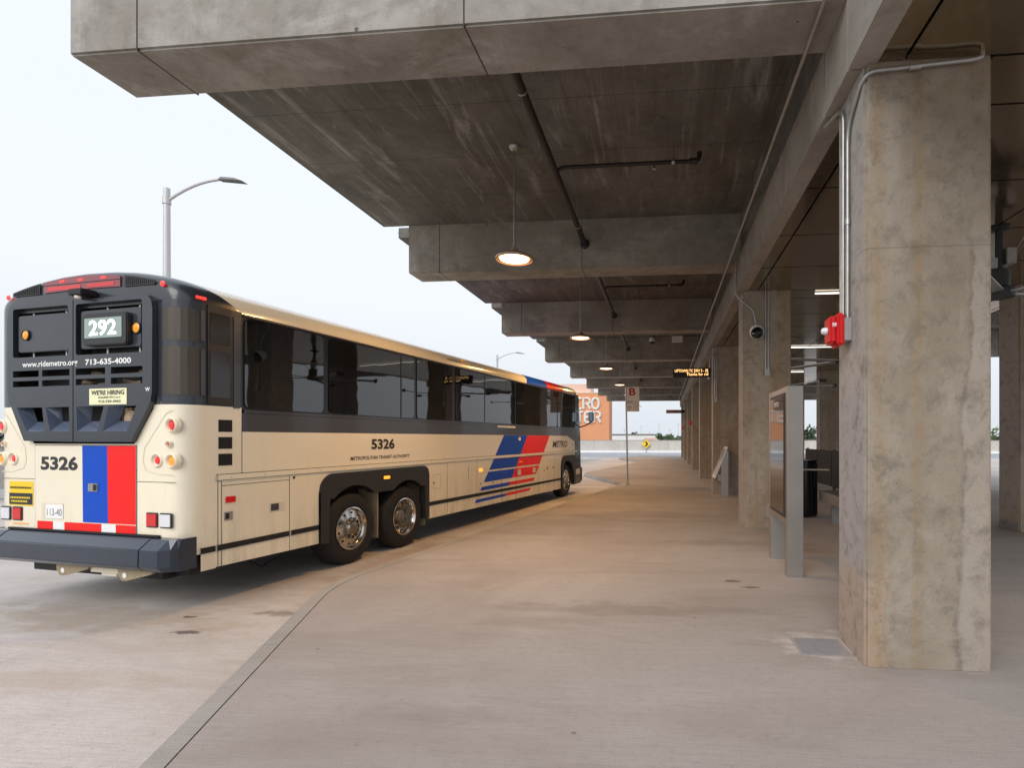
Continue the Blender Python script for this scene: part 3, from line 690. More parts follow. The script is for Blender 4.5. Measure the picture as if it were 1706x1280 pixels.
# litter bin
t = tag(empty('litter_bin', (2.95, 11.75, 0)), 'black fluted litter bin with a pale tray shelf near the bench', 'litter bin')
m = MB().lathe([(.001, .02), (.23, .02), (.23, 1.15), (.25, 1.16), (.25, 1.19), (.001, 1.19)], (0, 0, 0), n=32)
for k in range(20):
    a = 2*pi*k/20; x, y = .24*cos(a), .24*sin(a); m.box(x-.012, x+.012, y-.012, y+.012, .03, 1.12)
m.build('bin_body', 'blackgloss', t)
MB().box(-.3, .42, -.30, -.02, .985, 1.01).build('tray', 'signface', t, bevel=.005)
# bench with black back screen
t = tag(empty('bench', (3.3, 8.6, 0)), 'long metal bench with tall black back panels behind the nearest column', 'bench')
MB().box(-.2, .28, -.9, 2.62, .56, .60).box(-.2, -.16, -.9, 2.62, .40, .559).box(.24, .28, -.9, 2.62, .40, .559).build('seat', 'alu', t, bevel=.005)
m = MB()
for k in range(6): m.box(.30, .34, -.9+1.1*k, .17+1.1*k, .60, 1.38)
split(m.build('backrest', 'black', t))
for y in (-.6, .8, 2.1): MB().box(-.1, .2, y, y+.06, 0, .559).build('leg', 'galv', t)
for y in (-.9, 1.3, 3.5, 5.65): MB().box(.341, .39, y, y+.05, 0, 1.4).build('post', 'slate_mat', t)
# bus stop sign
t = tag(empty('bus_stop_sign', (-1.29, 19.07, 0)), 'bus stop post with a cream flag lettered B in red, past the bus', 'bus stop sign')
MB().tube([(0, 0, 0), (-.07, 0, 3.46)], .03, 10).build('post', 'alu', t, smooth=True)
MB().lathe([(.001, .03), (.09, .03), (.09, 0)], (0, 0, 0), 'z', 16).build('base_plate', 'alu', t)
MB().box(-.045, .41, -.012, .012, 2.59, 3.46).build('sign_panel', 'signface', t, bevel=.004)
m = MB(); put_text(m, 'B', .05, .28, 3.16, 3.42, lambda a, b: (a, -.015, b), .03); m.build('route_letter', 'signred', t)
m = MB(); ff = lambda a, b: (a, -.0155, b)
put_text(m, 'METRO', .0, .17, 2.90, 2.95, ff, .02)
put_text(m, '292', .0, .13, 2.72, 2.77, ff, .02)
for z in (2.93, 2.8, 2.74, 2.66): m.add([(.2, -.0155, z), (.37, -.0155, z), (.37, -.0155, z+.008), (.2, -.0155, z+.008)], [(0, 1, 2, 3)])
m.add([(-.02, -.0155, 2.855), (.39, -.0155, 2.855), (.39, -.0155, 2.86), (-.02, -.0155, 2.86)], [(0, 1, 2, 3)])
m.lathe([(.001, 0), (.02, 0)], (.06, -.0155, 2.66), 'y', 12)
m.build('lettering', 'slate_mat', t)
# access plate in the floor
t = tag(empty('floor_access_plate', (1.2, 4.4, 0)), 'grey rectangular access plate in the paving at the foot of the nearest column', 'access plate')
MB().box(-.15, .2, -.17, .16, .0, .006).build('plate', 'plate', t, bevel=.002)
MB().box(-.17, .218, -.19, .18, .0, .004).build('plate_frame', 'kerb_conc', t)

# ================================================================ STREET LAMPS
def make_lamp():
    t = empty('street_lamp', (-14.7, 14.7, -.15))
    MB().tube([(0, 0, .6), (0, 0, 9.22)], [.115, .085], 14).build('pole', 'pole', t, smooth=True)
    MB().box(-.3, .3, -.3, .3, 0, .6).build('foundation', 'conc_edge', t, bevel=.02)
    P = [(.05, 0, 8.86)]+[(.05+1.75*u, 0, 8.86+.55*(1-(1-u)**2)) for u in (.15, .3, .45, .6, .75, .9, 1)]
    MB().tube(P, .042, 10).tube([(0, 0, 8.75), (0, 0, 8.95)], .11, 12).build('arm', 'pole', t, smooth=True)
    MB().hexa([(1.7, -.1, 9.37), (2.5, -.14, 9.28), (2.5, .14, 9.28), (1.7, .1, 9.37), (1.75, -.06, 9.47), (2.2, -.1, 9.40), (2.2, .1, 9.40), (1.75, .06, 9.47)]).build('lamp_head', 'headgrey', t, bevel=.015)
    return t
p0 = make_lamp(); tag(p0, 'tall grey street lamp with curved arm rising just behind the bus roof', 'street lamp', 'street lamps beyond the bus')
o = copy_tree(p0, loc=(-14.85, 47.0, -.15)); tag(o, 'small distant street lamp with curved arm above the front half of the bus', 'street lamp', 'street lamps beyond the bus')

# ================================================================ BACKGROUND
t = tag(empty('chevron_sign', (-2.2, 65.5, .94)), 'yellow diamond road sign with a black arrow chevron on the far parapet', 'road sign')
m = MB().prism([(0, -.55), (.55, 0), (0, .55), (-.55, 0)], lambda a, b: (a, -.02, b), lambda a, b: (a, .02, b)); m.build('sign_plate', 'yellow', t, bevel=.01)
MB().prism([(-.2, -.3), (.02, -.3), (.26, 0), (.02, .3), (-.2, .3), (.04, 0)], lambda a, b: (a, -.03, b), lambda a, b: (a, -.022, b)).build('arrow', 'black', t)
MB().tube([(0, .06, -1.05), (0, .06, .5)], .04, 8).build('post', 'galv', t)

t = tag(empty('store_building', (-30, 120, -8)), 'orange store building with white outlined letters beyond the parapet', 'building')
MB().box(-25, 17.7, 0, 7, 0, 19.75).build('wall', 'orangewall', t)
MB().box(-25, 13.4, 1.0, 6.5, 19.752, 21.9).build('upper_wall', 'orangewall_top', t)
MB().box(-25.1, 17.8, -.1, 7.1, 19.751, 19.9).build('wall_coping', 'signface', t)
# letters: wide rounded stroke letters
def stroke(m, pts, wd, ox, oz, sx_, sz):
    P = [(ox+a*sx_, -.12, oz+b*sz) for a, b in pts]
    m.tube(P, wd, 6)
GL = {'C': [[(1, 1), (.35, 1), (.1, .85), (0, .6), (0, .4), (.1, .15), (.35, 0), (1, 0)]],
      'R': [[(0, 0), (0, 1), (.7, 1), (.95, .85), (.95, .6), (.7, .47), (.3, .47)], [(.6, .47), (1, 0)]],
      'O': [[(.35, 0), (.1, .15), (0, .4), (0, .6), (.1, .85), (.35, 1), (.65, 1), (.9, .85), (1, .6), (1, .4), (.9, .15), (.65, 0), (.35, 0)]],
      'M': [[(0, 0), (0, .85), (.15, 1), (.5, 1), (.5, 0)], [(.5, 1), (.85, 1), (1, .85), (1, 0)]], 'I': [[(.5, 0), (.5, 1)]],
      'E': [[(1, 1), (.2, 1), (0, .85), (0, .15), (.2, 0), (1, 0)], [(0, .5), (.85, .5)]],
      'N': [[(0, 0), (0, .85), (.2, 1), (.8, 1), (1, .85), (1, 0)]], 'T': [[(0, 1), (1, 1)], [(.5, 1), (.5, 0)]]}
for word, zb, xend in (('MICRO', 16.2, 15.75), ('CENTER', 13.15, 16.1)):
    m = MB(); n = len(word)
    for i, ch in enumerate(word):
        for st in GL[ch]: stroke(m, st, .27, xend-(n-i)*1.95+.1, zb, 1.5, 2.35)
    m.build('store_lettering', 'whitepaint', t)
t = tag(empty('low_warehouse', (-3, 170, -8)), 'long low white warehouse roofline beyond the parapet, right of the store', 'building')
MB().box(-22, 0, 0, 30, 0, 10.6).build('wall', 'whitewall', t)
MB().box(-22.2, .2, -.2, 30, 10.601, 10.95).build('roof', 'headgrey', t)
t = tag(empty('small_pavilion', (-3.9, 150, -8)), 'small white roofed building behind the parapet above the chevron sign', 'building')
MB().box(-2, 2, 0, 8, 0, 9.1).build('wall', 'signface', t)
MB().prism([(-2.3, 9.101), (2.3, 9.101), (1.4, 9.7), (-1.4, 9.7)], lambda a, b: (a, -.4, b), lambda a, b: (a, 8.4, b)).build('roof', 'orangewall_top', t)
def tree(x, y, w_, top, leaf, label, dens=420):
    rnd = random.Random(int(x*7+y)); gz = -8
    t = tag(empty('tree', (x, y, gz)), label, 'tree', 'trees on the horizon')
    hh = top-gz
    m = MB().tube([(0, 0, 0), (.2, 0, hh*.4), (0, .1, hh*.75)], [.35, .25, .08], 7)
    for k in range(6):
        a = k*1.05; m.tube([(.1, 0, hh*(.35+.05*k)), (w_*.3*cos(a), w_*.3*sin(a), hh*(.62+.05*k))], [.14, .04], 5)
    m.build('trunk', 'bark', t)
    m = MB(); cl = [(rnd.uniform(-.38, .38)*w_, rnd.uniform(-.38, .38)*w_, hh*rnd.uniform(.5, .92), rnd.uniform(.13, .24)*w_) for _ in range(13)]
    for k in range(dens):
        cx_, cy_, cz_, cr = rnd.choice(cl)
        d = Vector((rnd.gauss(0, 1), rnd.gauss(0, 1), rnd.gauss(0, .7))).normalized()*cr*rnd.uniform(.6, 1.05)
        c = Vector((cx_, cy_, min(cz_, hh-cr*.8)))+d; s_ = w_*rnd.uniform(.03, .07)
        a = Vector((rnd.gauss(0, 1), rnd.gauss(0, 1), rnd.gauss(0, 1))).normalized(); b = a.orthogonal().normalized()
        m.add([c-a*s_-b*s_*.6, c+a*s_-b*s_*.5, c+a*s_*.8+b*s_, c-a*s_*.7+b*s_*.7], [(0, 1, 2, 3)])
    m.build('crown', leaf, t, recalc=False)
from math import floor
def at(u, Y):
    a = (u-CX)/F; c, s_ = cos(TH), sin(TH); return Y*(a*c-s_)/(a*s_+c)
for u, Y, w_, top, leaf, lb in ((1052, 260, 10, 5.4, 'leaf_dark', 'wide dark tree above the white warehouse roof'), (1092, 250, 6, 3.0, 'leaf_dark', 'small dull tree right of the chevron sign'),
        (1108, 230, 7, 3.9, 'leaf', 'bright green tree near the right end of the far parapet'), (1126, 240, 8, 2.4, 'leaf', 'low green tree beside the farthest column'),
        (1348, 150, 9, 5.6, 'leaf_dark', 'dark tree seen between the kiosk and the nearest column'), (1659, 150, 12, 4.5, 'leaf', 'green tree showing in the gap right of the nearest column'),
        (-8, 60, 8, 4.5, 'leaf_dark', 'tree at the left edge beyond the bus')):
    tree(at(u, Y), Y, w_, top, leaf, lb)
# faint masts on the skyline
for i, (u, hgt) in enumerate(((1040, 17), (1068, 20), (1082, 15), (1098, 21), (1116, 17), (1130, 22))):
    Y = 420; t = tag(empty('utility_pole', (at(u, Y), Y, -8)), 'thin utility pole on the far skyline, %s from the left' % ['first', 'second', 'third', 'fourth', 'fifth', 'sixth'][i], 'utility pole', 'utility poles on the skyline')
    MB().tube([(0, 0, 0), (0, 0, hgt)], .16, 6).build('pole', 'pole', t); MB().box(-1.4, 1.4, -.1, .1, hgt-1.6, hgt-1.35).build('crossarm', 'pole', t)
mb = MB(); rnd = random.Random(3)
for k in range(170):
    x = -420+k*5.2; mb.box(x, x+5.5, 520, 530, -8, 1.0+rnd.uniform(0, 2.6)+(1.5 if k % 23 == 0 else 0))
tag(mb.build('treeline', 'leaf_dark'), 'far low treeline along the horizon', 'treeline', kind='stuff')

# ================================================================ THE BUS
PH = .156
bus = tag(empty('city_bus', (-4.496, 7.349, -.15), -PH), 'long cream commuter coach with blue and red stripes stopped at the kerb', 'bus')
XC, HW = -1.27, 1.35
YR = -2.42
def B(mb, name, mats, parent=bus, **k): return mb.build(name, mats, parent, **k)
def side(sg): return lambda s_, z, o=0: (XC+sg*(HW+o), s_, z)
OUT = [(.08, -2.06), (.08, -2.20), (.072, -2.27), (.05, -2.33), (.015, -2.375), (-.03, -2.402), (-.09, -2.416), (-.16, YR)]
OUTL = [(2*XC-x, y) for x, y in OUT][::-1]
def skin(mb, zs, outl, mi=0, off=0):
    rows = []
    for z in zs: rows.append([(x+(off if x > XC else -off), y-off, z) for x, y in outl])
    mb.grid(rows, mi)
def zb(s_): return .43-.0125*(s_+2)
def arc_strip(mb, fn, s0, s1, lo, hi, n=40, o=0, thick=0, mi=0):
    rows = []
    for i in range(n+1):
        s_ = s0+(s1-s0)*i/n
        l_, h_ = (lo(s_) if callable(lo) else lo), (hi(s_) if callable(hi) else hi)
        r = [fn(s_, l_, o), fn(s_, h_, o)]
        if thick: r = [fn(s_, l_, o-thick), fn(s_, l_, o), fn(s_, h_, o), fn(s_, h_, o-thick)]
        rows.append(r)
    mb.grid(rows, mi)
# fender profiles
def rtop(s_, s0, s1, zt, r0, r1):
    if s_ < s0+r0: d = s0+r0-s_; return zt-r0+sqrt(max(0, r0*r0-d*d))
    if s_ > s1-r1: d = s_-(s1-r1); return zt-r1+sqrt(max(0, r1*r1-d*d))
    return zt
def yfront(z): return 10.70-.0 if z < .9 else 10.70-.28*((z-.9)/2.4)**1.6
topR = lambda s_: rtop(s_, -.65, 1.82, 1.32, .24, .16)
topF = lambda s_: rtop(s_, 8.65, 9.97, 1.27, .3, .2)
def arch(s_, c, r): return .51+sqrt(max(0, r*r-(s_-c)**2)) if abs(s_-c) < r else -1
lowR = lambda s_: .40 if (s_ < -.50 or s_ > 1.70) else max(arch(s_, 0, .62), arch(s_, 1.22, .60), .98)
lowF = lambda s_: .32 if (s_ < 8.80 or s_ > 9.82) else max(arch(s_, 9.2, .60), .5)
body = MB()
for sg in (1, -1):
    fn = side(sg)
    arc_strip(body, fn, -2.06, -.65, zb, 1.87, 4); arc_strip(body, fn, -2.06, -1.76, 1.87, 2.14, 1)
    arc_strip(body, fn, -.65, 1.82, lambda s_: topR(s_)-.01, 1.87, 60)
    arc_strip(body, fn, 1.82, 8.65, zb, 1.87, 20)
    arc_strip(body, fn, 8.65, 9.97, lambda s_: topF(s_)-.01, lambda s_: 1.87 if s_ < 9.4 else 1.87-.3*(s_-9.4), 40)
skin(body, [.60, .9, 1.35], OUT); skin(body, [.60, .9, 1.35], OUTL)
skin(body, [1.35, 1.7, 2.14], OUT); skin(body, [1.35, 1.7, 2.14], OUTL)
body.add([(-.16, YR, .70), (-2.38, YR, .70), (-2.38, YR, 1.74), (-.16, YR, 1.74)], [(0, 1, 2, 3)])
for x0, x1 in ((-.16, -.28), (-2.38, -2.26)): body.add([(x0, YR, 1.74), (x1, YR, 1.74), (x1, YR, 2.3), (x0, YR, 2.14)], [(0, 1, 2, 3)])
for f in (lambda x: x, lambda x: 2*XC-x):
    body.add([(f(-.28), YR, 1.74), (f(-.54), YR, 1.74), (f(-.28), YR, 2.1)], [(0, 1, 2)])
    body.add([(f(.08), -2.06, .42), (f(.08), -2.22, .42), (f(.08), -2.22, .6), (f(.08), -2.06, .6)], [(0, 1, 2, 3)])
bb = B(body, 'body', 'cream', smooth=True, outward=True)
# black/charcoal upper rear shell
up = MB(); OS = [(.08, -1.76)]+OUT; OSL = [(2*XC-x, y) for x, y in OS][::-1]
OUTU = [(x, y) for x, y in OS]+[(-.30, YR)]; OUTUL = [(2*XC-x, y) for x, y in OUTU][::-1]
skin(up, [2.14, 2.6, 3.2], OS[:2], off=.001); skin(up, [2.14, 2.6, 3.2], OSL[-2:], off=.001)
skin(up, [2.14, 2.6, 3.2], OUTU[1:]); skin(up, [2.14, 2.6, 3.2], OUTUL[:-1])
up.add([(-.30, YR, 3.2), (-2.24, YR, 3.2), (-2.24, YR, 3.25), (-.30, YR, 3.25)], [(0, 1, 2, 3)])
PROF = [(.08, 3.18), (.076, 3.24), (.06, 3.29), (.03, 3.335), (-.015, 3.375), (-.08, 3.41), (-.18, 3.45), (-.35, 3.495), (-.60, 3.54), (-.90, 3.57), (-1.27, 3.582)]
SB = [-1.74, -1.84, -1.92, -1.99, -2.06, -2.12, -2.18, -2.22, -2.25, -2.27, -2.28]
full = PROF+[(2*XC-x, z) for x, z in PROF[:-1][::-1]]; SBf = SB+SB[:-1][::-1]
def sect(y, ins):
    out = []
    for (x, z) in full:
        dx = (x-XC); k = (HW-ins)/HW
        out.append((XC+dx*k, y, 3.18+(z-3.18)*(1-ins*.75)-(ins*.15 if z > 3.3 else 0)))
    return out
r0 = [(x, s_, z) for (x, z), s_ in zip(full, SBf)]
rings = [sect(-2.27, .008), sect(-2.33, .03), sect(-2.375, .065), sect(-2.402, .11), sect(-2.416, .17), sect(YR, .24)]
up.grid([r0, [(x, min(s_, -2.2), z) if z < 3.5 else (x, min(s_, -2.255), z) for (x, y, z), s_ in zip(sect(-2.2, 0), SBf)]]+rings)
last = rings[-1]; up.add(last+[(XC-HW+.24, YR, 3.17), (XC+HW-.24, YR, 3.17)], [tuple(range(len(last)))+(len(last), len(last)+1)])
o = B(up, 'rear_cap', 'slate', smooth=True, outward=True)
# roof
rf = MB(); n_ = len(full)
def roofrow(fn_s): return [(x, fn_s(i, x, z), z) for i, (x, z) in enumerate(full)]
dz = lambda z: (z-3.27)*.35
cuts = [lambda i, x, z: SBf[i], lambda i, x, z: 0.0, lambda i, x, z: 3.0, lambda i, x, z: 6.14+dz(z), lambda i, x, z: 7.55+dz(z), lambda i, x, z: 8.9+dz(z), lambda i, x, z: 10.10]
for i, mi in enumerate((0, 0, 0, 1, 2, 0)): rf.grid([roofrow(cuts[i]), roofrow(cuts[i+1])], mi)
rf.grid([roofrow(cuts[-1]), sect(10.25, .03), sect(10.36, .09), sect(10.42, .2)], 0)
B(rf, 'roof', ['cream', 'blue', 'red'], smooth=True, outward=True)
# window band frame and glass
for sg in (1, -1):
    fn = side(sg); m = MB()
    arc_strip(m, fn, -1.76, 10.2, 2.085, 3.20, 6, o=-.012)
    m.grid([[fn(-1.76, 3.20, -.012), fn(-1.76, 3.20, .0)], [fn(10.3, 3.20, -.012), fn(10.3, 3.20, 0)]])
    B(m, 'window_band', 'blackgloss')
    m = MB()
    arc_strip(m, fn, -1.74, 10.2, 2.085, 2.115, 4, o=.012, thick=.02); arc_strip(m, fn, -1.74, 10.2, 3.165, 3.185, 4, o=.008, thick=.02)
    split(B(m, 'window_rail', 'greystrip'))
    m = MB(); arc_strip(m, fn, -1.76, 9.2, 1.872, 2.083, 6, o=.002)
    m.grid([[fn(9.2, 1.872, .002), fn(9.2, 2.083, .002)], [fn(10.0, 1.68, .002), fn(10.0, 2.083, .002)], [fn(10.24, 1.5, .002), fn(10.24, 2.083, .002)]])
    B(m, 'belt_strip', 'greystrip')
    for a, b, div in ((-1.72, -.57, None), (-.47, 1.42, 1.07), (1.50, 2.62, None), (2.74, 5.44, 3.9), (5.52, 6.60, None), (6.66, 8.30, None), (8.37, 9.95, None)):
        r = .07; pts = []
        for cx_, cz_, a0 in ((b-r, 2.135+r, -90), (b-r, 3.15-r, 0), (a+r, 3.15-r, 90), (a+r, 2.135+r, 180)):
            for q in range(5): th_ = radians(a0+22.5*q); pts.append((cx_+r*cos(th_), cz_+r*sin(th_)))
        m = MB().prism(pts, lambda p, q: fn(p, q, -.008), lambda p, q: fn(p, q, 0.0)); wn = B(m, 'window', 'glass', recalc=True)
        if div:
            m = MB(); m.prism([(div-.012, 2.14), (div+.012, 2.14), (div+.012, 3.14), (div-.012, 3.14)], lambda p, q: fn(p, q, 0.0005), lambda p, q: fn(p, q, .006)); B(m, 'window_divider', 'blackgloss', wn)
    # moulding, rub stripe, seams, fender
    m = MB(); arc_strip(m, fn, -2.05, 10.1, 1.352, 1.405, 4, o=.022, thick=.024); B(m, 'moulding', 'cream')
    m = MB(); arc_strip(m, fn, -2.23, -2.07, .6, .66, 1, o=.012, thick=.014); arc_strip(m, fn, -2.05, -1.13, .6, .66, 1, o=.012, thick=.014); arc_strip(m, fn, -1.10, -.66, .6, .66, 1, o=.012, thick=.014)
    arc_strip(m, fn, 1.83, 8.64, lambda s_: .605-.007*(s_-1.8), lambda s_: .672-.009*(s_-1.8), 4, o=.012, thick=.014); split(B(m, 'rub_strip', 'rubber'))
    m = MB(); arc_strip(m, fn, -.65, 1.82, lowR, topR, 120, o=.03, thick=.12); B(m, 'rear_fender', 'fender', smooth=True)
    m = MB(); arc_strip(m, fn, 8.65, 9.97, lowF, topF, 80, o=.03, thick=.12); B(m, 'front_fender', 'fender', smooth=True)
    m = MB()
    def vseam(s_, z0, z1, w_=.007): m.add([fn(s_, z0, .002), fn(s_+w_, z0, .002), fn(s_+w_, z1, .002), fn(s_, z1, .002)], [(0, 1, 2, 3)])
    def hseam(s0, s1, z, w_=.006): m.add([fn(s0, z, .002), fn(s1, z, .002), fn(s1, z+w_, .002), fn(s0, z+w_, .002)], [(0, 1, 2, 3)])
    for s_, a, b in ((-2.04, .43, 1.345), (-2.0, .43, 1.345), (-1.12, .42, 1.34), (-1.76, 1.41, 1.87), (2.44, .37, 1.345), (4.69, .34, 1.345), (5.49, 1.41, 1.87), (5.49, .34, 1.345), (6.9, .34, 1.345), (3.55, .36, 1.345), (8.1, .33, 1.345)): vseam(s_, a, b)
    for s0, s1, z in ((-2.0, -1.12, 1.285), (-2.06, 10.1, 1.346), (-2.06, 10.1, 1.408)): hseam(s0, s1, z)
    for s0, s1, z0, z1 in ((1.98, 2.21, .89, 1.14),):
        hseam(s0, s1, z0, .004); hseam(s0, s1, z1, .004); vseam(s0, z0, z1, .004); vseam(s1, z0, z1, .004)
    vseam(3.21, .95, 1.23, .012)
    B(m, 'panel_seams', 'joint')
    # wheels
    for nm, yc, kind in (('tag', 0, 'convex'), ('drive', 1.22, 'deep'), ('front', 9.2, 'convex')):
        cx_ = XC+sg*(HW-.03); d = -sg
        wh = bpy.data.objects.new('wheel', None); COL.objects.link(wh); wh.parent = bus; wh.location = (cx_, yc, .51); wh.empty_display_size = .1
        X = lambda h: h*d
        ty = MB().lathe([(.30, X(.03)), (.33, X(.0)), (.40, X(-.008)), (.455, X(.005)), (.49, X(.03)), (.51, X(.06)), (.51, X(.26)), (.48, X(.30)), (.33, X(.31)), (.29, X(.28))], (0, 0, 0), 'x', 56)
        ty = B(ty, 'tyre', 'rubber', wh, smooth=True)
        g = MB()
        for q in (.10, .16, .22): g.lathe([(.5108, X(q)), (.5108, X(q+.008))], (0, 0, 0), 'x', 56)
        B(g, 'tread_groove', 'joint', ty)
        if kind == 'convex':
            pr = [(.30, X(.02)), (.305, X(.005)), (.285, X(.002)), (.275, X(.03)), (.262, X(.045)), (.20, X(.03)), (.155, X(.02)), (.15, X(.0)), (.145, X(.0))]
            rim = B(MB().lathe(pr, (0, 0, 0), 'x', 48), 'rim', 'chrome', wh, smooth=True)
            B(MB().lathe([(.147, X(.02)), (.12, X(.02)), (.10, X(-.01)), (.09, X(-.03)), (.07, X(-.035)), (.001, X(-.035))], (0, 0, 0), 'x', 32), 'hub', 'chrome_dark', wh, smooth=True)
            h_ = MB(); l_ = MB()
            for q in range(10):
                a = 2*pi*q/10+.2; h_.lathe([(.001, X(.032)), (.021, X(.032)), (.021, X(.05))], (0, .218*cos(a), .218*sin(a)), 'x', 12)
                a += .3; l_.lathe([(.001, X(-.025)), (.014, X(-.022)), (.015, X(.02))], (0, .125*cos(a), .125*sin(a)), 'x', 6)
            split(B(h_, 'hand_hole', 'black', rim)); split(B(l_, 'lug_nut', 'chrome', wh))
        else:
            pr = [(.30, X(.02)), (.305, X(.005)), (.285, X(.002)), (.272, X(.03)), (.262, X(.05)), (.258, X(.10)), (.245, X(.15)), (.235, X(.19)), (.10, X(.19))]
            rim = B(MB().lathe(pr, (0, 0, 0), 'x', 48), 'rim', 'chrome', wh, smooth=True)
            B(MB().lathe([(.13, X(.19)), (.12, X(.12)), (.10, X(.09)), (.001, X(.08))], (0, 0, 0), 'x', 32), 'hub', 'chrome_dark', wh, smooth=True)
            h_ = MB(); l_ = MB()
            for q in range(10):
                a = 2*pi*q/10; h_.lathe([(.001, X(.188)), (.022, X(.188)), (.022, X(.2))], (0, .2*cos(a), .2*sin(a)), 'x', 12)
                l_.lathe([(.001, X(.155)), (.013, X(.158)), (.014, X(.19))], (0, .16*cos(a+.3), .16*sin(a+.3)), 'x', 6)
            split(B(h_, 'hand_hole', 'black', rim)); split(B(l_, 'lug_nut', 'chrome', wh))
    # mud flaps and inner wells
    m = MB(); cx_ = XC+sg*(HW-.05)
    for y in (.56, 1.79): m.box(min(cx_, cx_-sg*.35), max(cx_, cx_-sg*.35), y, y+.02, .27, 1.02)
    split(B(m, 'mud_flap', 'olive'))
# underbody and wheel-well lining
m = MB().box(XC-.95, XC+.95, -2.30, 10.3, .33, 1.25).box(XC-1.28, XC+1.28, -2.2, -.72, .46, 1.3).box(XC-1.28, XC+1.28, 1.9, 8.5, .42, 1.3).box(XC-1.28, XC+1.28, 10.0, 10.5, .42, 1.3)
m.box(XC-1.27, XC+1.27, -.72, 1.9, 1.25, 1.34).box(XC-1.27, XC+1.27, 8.5, 10.0, 1.2, 1.34)
B(m, 'underbody', 'black')
m = MB().box(XC-1.2, XC+1.2, -2.1, 10.2, 1.36, 3.16); B(m, 'cabin_core', 'black')
# blue and red livery on the right side
fn = side(1); Lx = lambda z: 4.82-.962*(1.86-z); Mx = lambda z: 6.17-.93*(1.86-z); Rx = lambda z: 7.72-1.0*(1.86-z)
mbl, mrd = MB(), MB()
for z1, z0 in ((1.866, 1.412), (1.342, 1.11), (1.07, .86), (.77, .69), (.525, .46)):
    mbl.add([fn(Lx(z0), z0, .003), fn(Mx(z0), z0, .003), fn(Mx(z1), z1, .003), fn(Lx(z1), z1, .003)], [(0, 1, 2, 3)])
    mrd.add([fn(Mx(z0), z0, .003), fn(Rx(z0), z0, .003), fn(Rx(z1), z1, .003), fn(Mx(z1), z1, .003)], [(0, 1, 2, 3)])
split(B(mbl, 'blue_stripe', 'blue')); split(B(mrd, 'red_stripe', 'red'))
m = MB()
for s_ in (4.69, 5.49, 6.9): m.add([fn(s_, .37, .004), fn(s_+.012, .37, .004), fn(s_+.012, 1.345, .004), fn(s_, 1.345, .004)], [(0, 1, 2, 3)])
m.add([fn(5.49, 1.41, .004), fn(5.5, 1.41, .004), fn(5.5, 1.87, .004), fn(5.49, 1.87, .004)], [(0, 1, 2, 3)])
B(m, 'stripe_seam', 'greystrip')
m = MB()
put_text(m, '5326', .36, .90, 1.63, 1.79, lambda a, b: fn(a, b, .004), .035)
B(m, 'unit_number', 'slate_mat')
m = MB(); put_text(m, 'METROPOLITAN TRANSIT AUTHORITY', -.08, 1.30, 1.482, 1.535, lambda a, b: fn(a, b, .004), .012, .25); B(m, 'authority_lettering', 'slate_mat')
m = MB(); put_text(m, 'METRO', 7.95, 9.22, 1.53, 1.72, lambda a, b: fn(a, b, .004), .02, .2); B(m, 'operator_lettering', 'slate_mat')
m = MB()
for s_, z in ((3.72, .84), (4.26, .83), (6.14, .91), (6.1, 1.22), (7.3, .92), (-1.05, 1.31), (2.0, 1.0), (9.7, 1.60), (9.86, 1.60)):
    m.lathe([(.001, .012), (.014, .01), (.016, .0)], (XC+HW, s_, z), 'x', 10)
split(B(m, 'lock_cylinder', 'slate_mat'))
m = MB()
for s_ in [-1.9+.42*q for q in range(28)]: m.lathe([(.001, .006), (.006, .004), (.007, 0)], (XC+HW+.022, s_, 1.378), 'x', 6)
o_ = B(m, 'moulding_rivet', 'galv'); o_['kind'] = 'stuff'
# rear right details
m = MB()
for z0, z1 in ((1.867, 1.997), (1.685, 1.812), (1.505, 1.632)):
    m = MB(); m.prism([(-2.03, z0), (-1.875, z0), (-1.875, z1), (-2.03, z1)], lambda a, b: fn(a, b, .001), lambda a, b: fn(a, b, .005))
    for q in range(5):
        zz = z0+.012+q*.024
        m.prism([(-2.025, zz), (-1.88, zz), (-1.88, zz+.008), (-2.025, zz+.008)], lambda a, b: fn(a, b, .006), lambda a, b: fn(a, b, .010))
    B(m, 'side_louver', 'black')
def plate(name, mat, pts, o0, o1, parent=bus, bevel=0):
    return B(MB().prism(pts, lambda a, b: fn(a, b, o0), lambda a, b: fn(a, b, o1)), name, mat, parent, bevel=bevel)
rect = lambda a, b, c, d: [(a, c), (b, c), (b, d), (a, d)]
plate('side_reflector', 'lens_red', rect(-1.95, -1.84, 1.10, 1.165), .001, .012)
h_ = plate('hatch_latch', 'alu', rect(-1.965, -1.87, .91, 1.0), .001, .008); plate('latch_slot', 'black', rect(-1.955, -1.915, .925, .985), .009, .011, h_)
h_ = plate('fuel_latch', 'cream_dull', rect(-1.40, -1.19, .93, 1.03), .001, .006); plate('latch_slot', 'greystrip', rect(-1.385, -1.28, .94, 1.02), .007, .012, h_)
plate('side_marker', 'amber_lit', rect(.60, .72, 1.17, 1.215), .036, .055); plate('marker_base', 'black', [(.56+.1*(1-cos(a))+0, 1.19+.055*sin(a)) for a in [0]]+[(.66+.1*cos(a), 1.192+.05*sin(a)) for a in [k*pi/8 for k in range(1, 16)]], .031, .036)
plate('side_marker', 'amber_lit', rect(3.66, 3.78, 1.10, 1.16), .003, .02)
plate('side_marker', 'lens_amber', rect(5.65, 5.8, 1.20, 1.235), .005, .02)
plate('side_marker', 'lens_amber', rect(8.52, 8.62, 1.28, 1.32), .003, .02)
for s_ in (5.65, 6.58):
    plate('hatch_latch', 'cream_dull', rect(s_-.08, s_+.1, .90, 1.03), .005, .010)
for s_ in (7.55, 8.0): plate('hatch_latch', 'greystrip', rect(s_-.03, s_+.03, .93, 1.0), .003, .008)
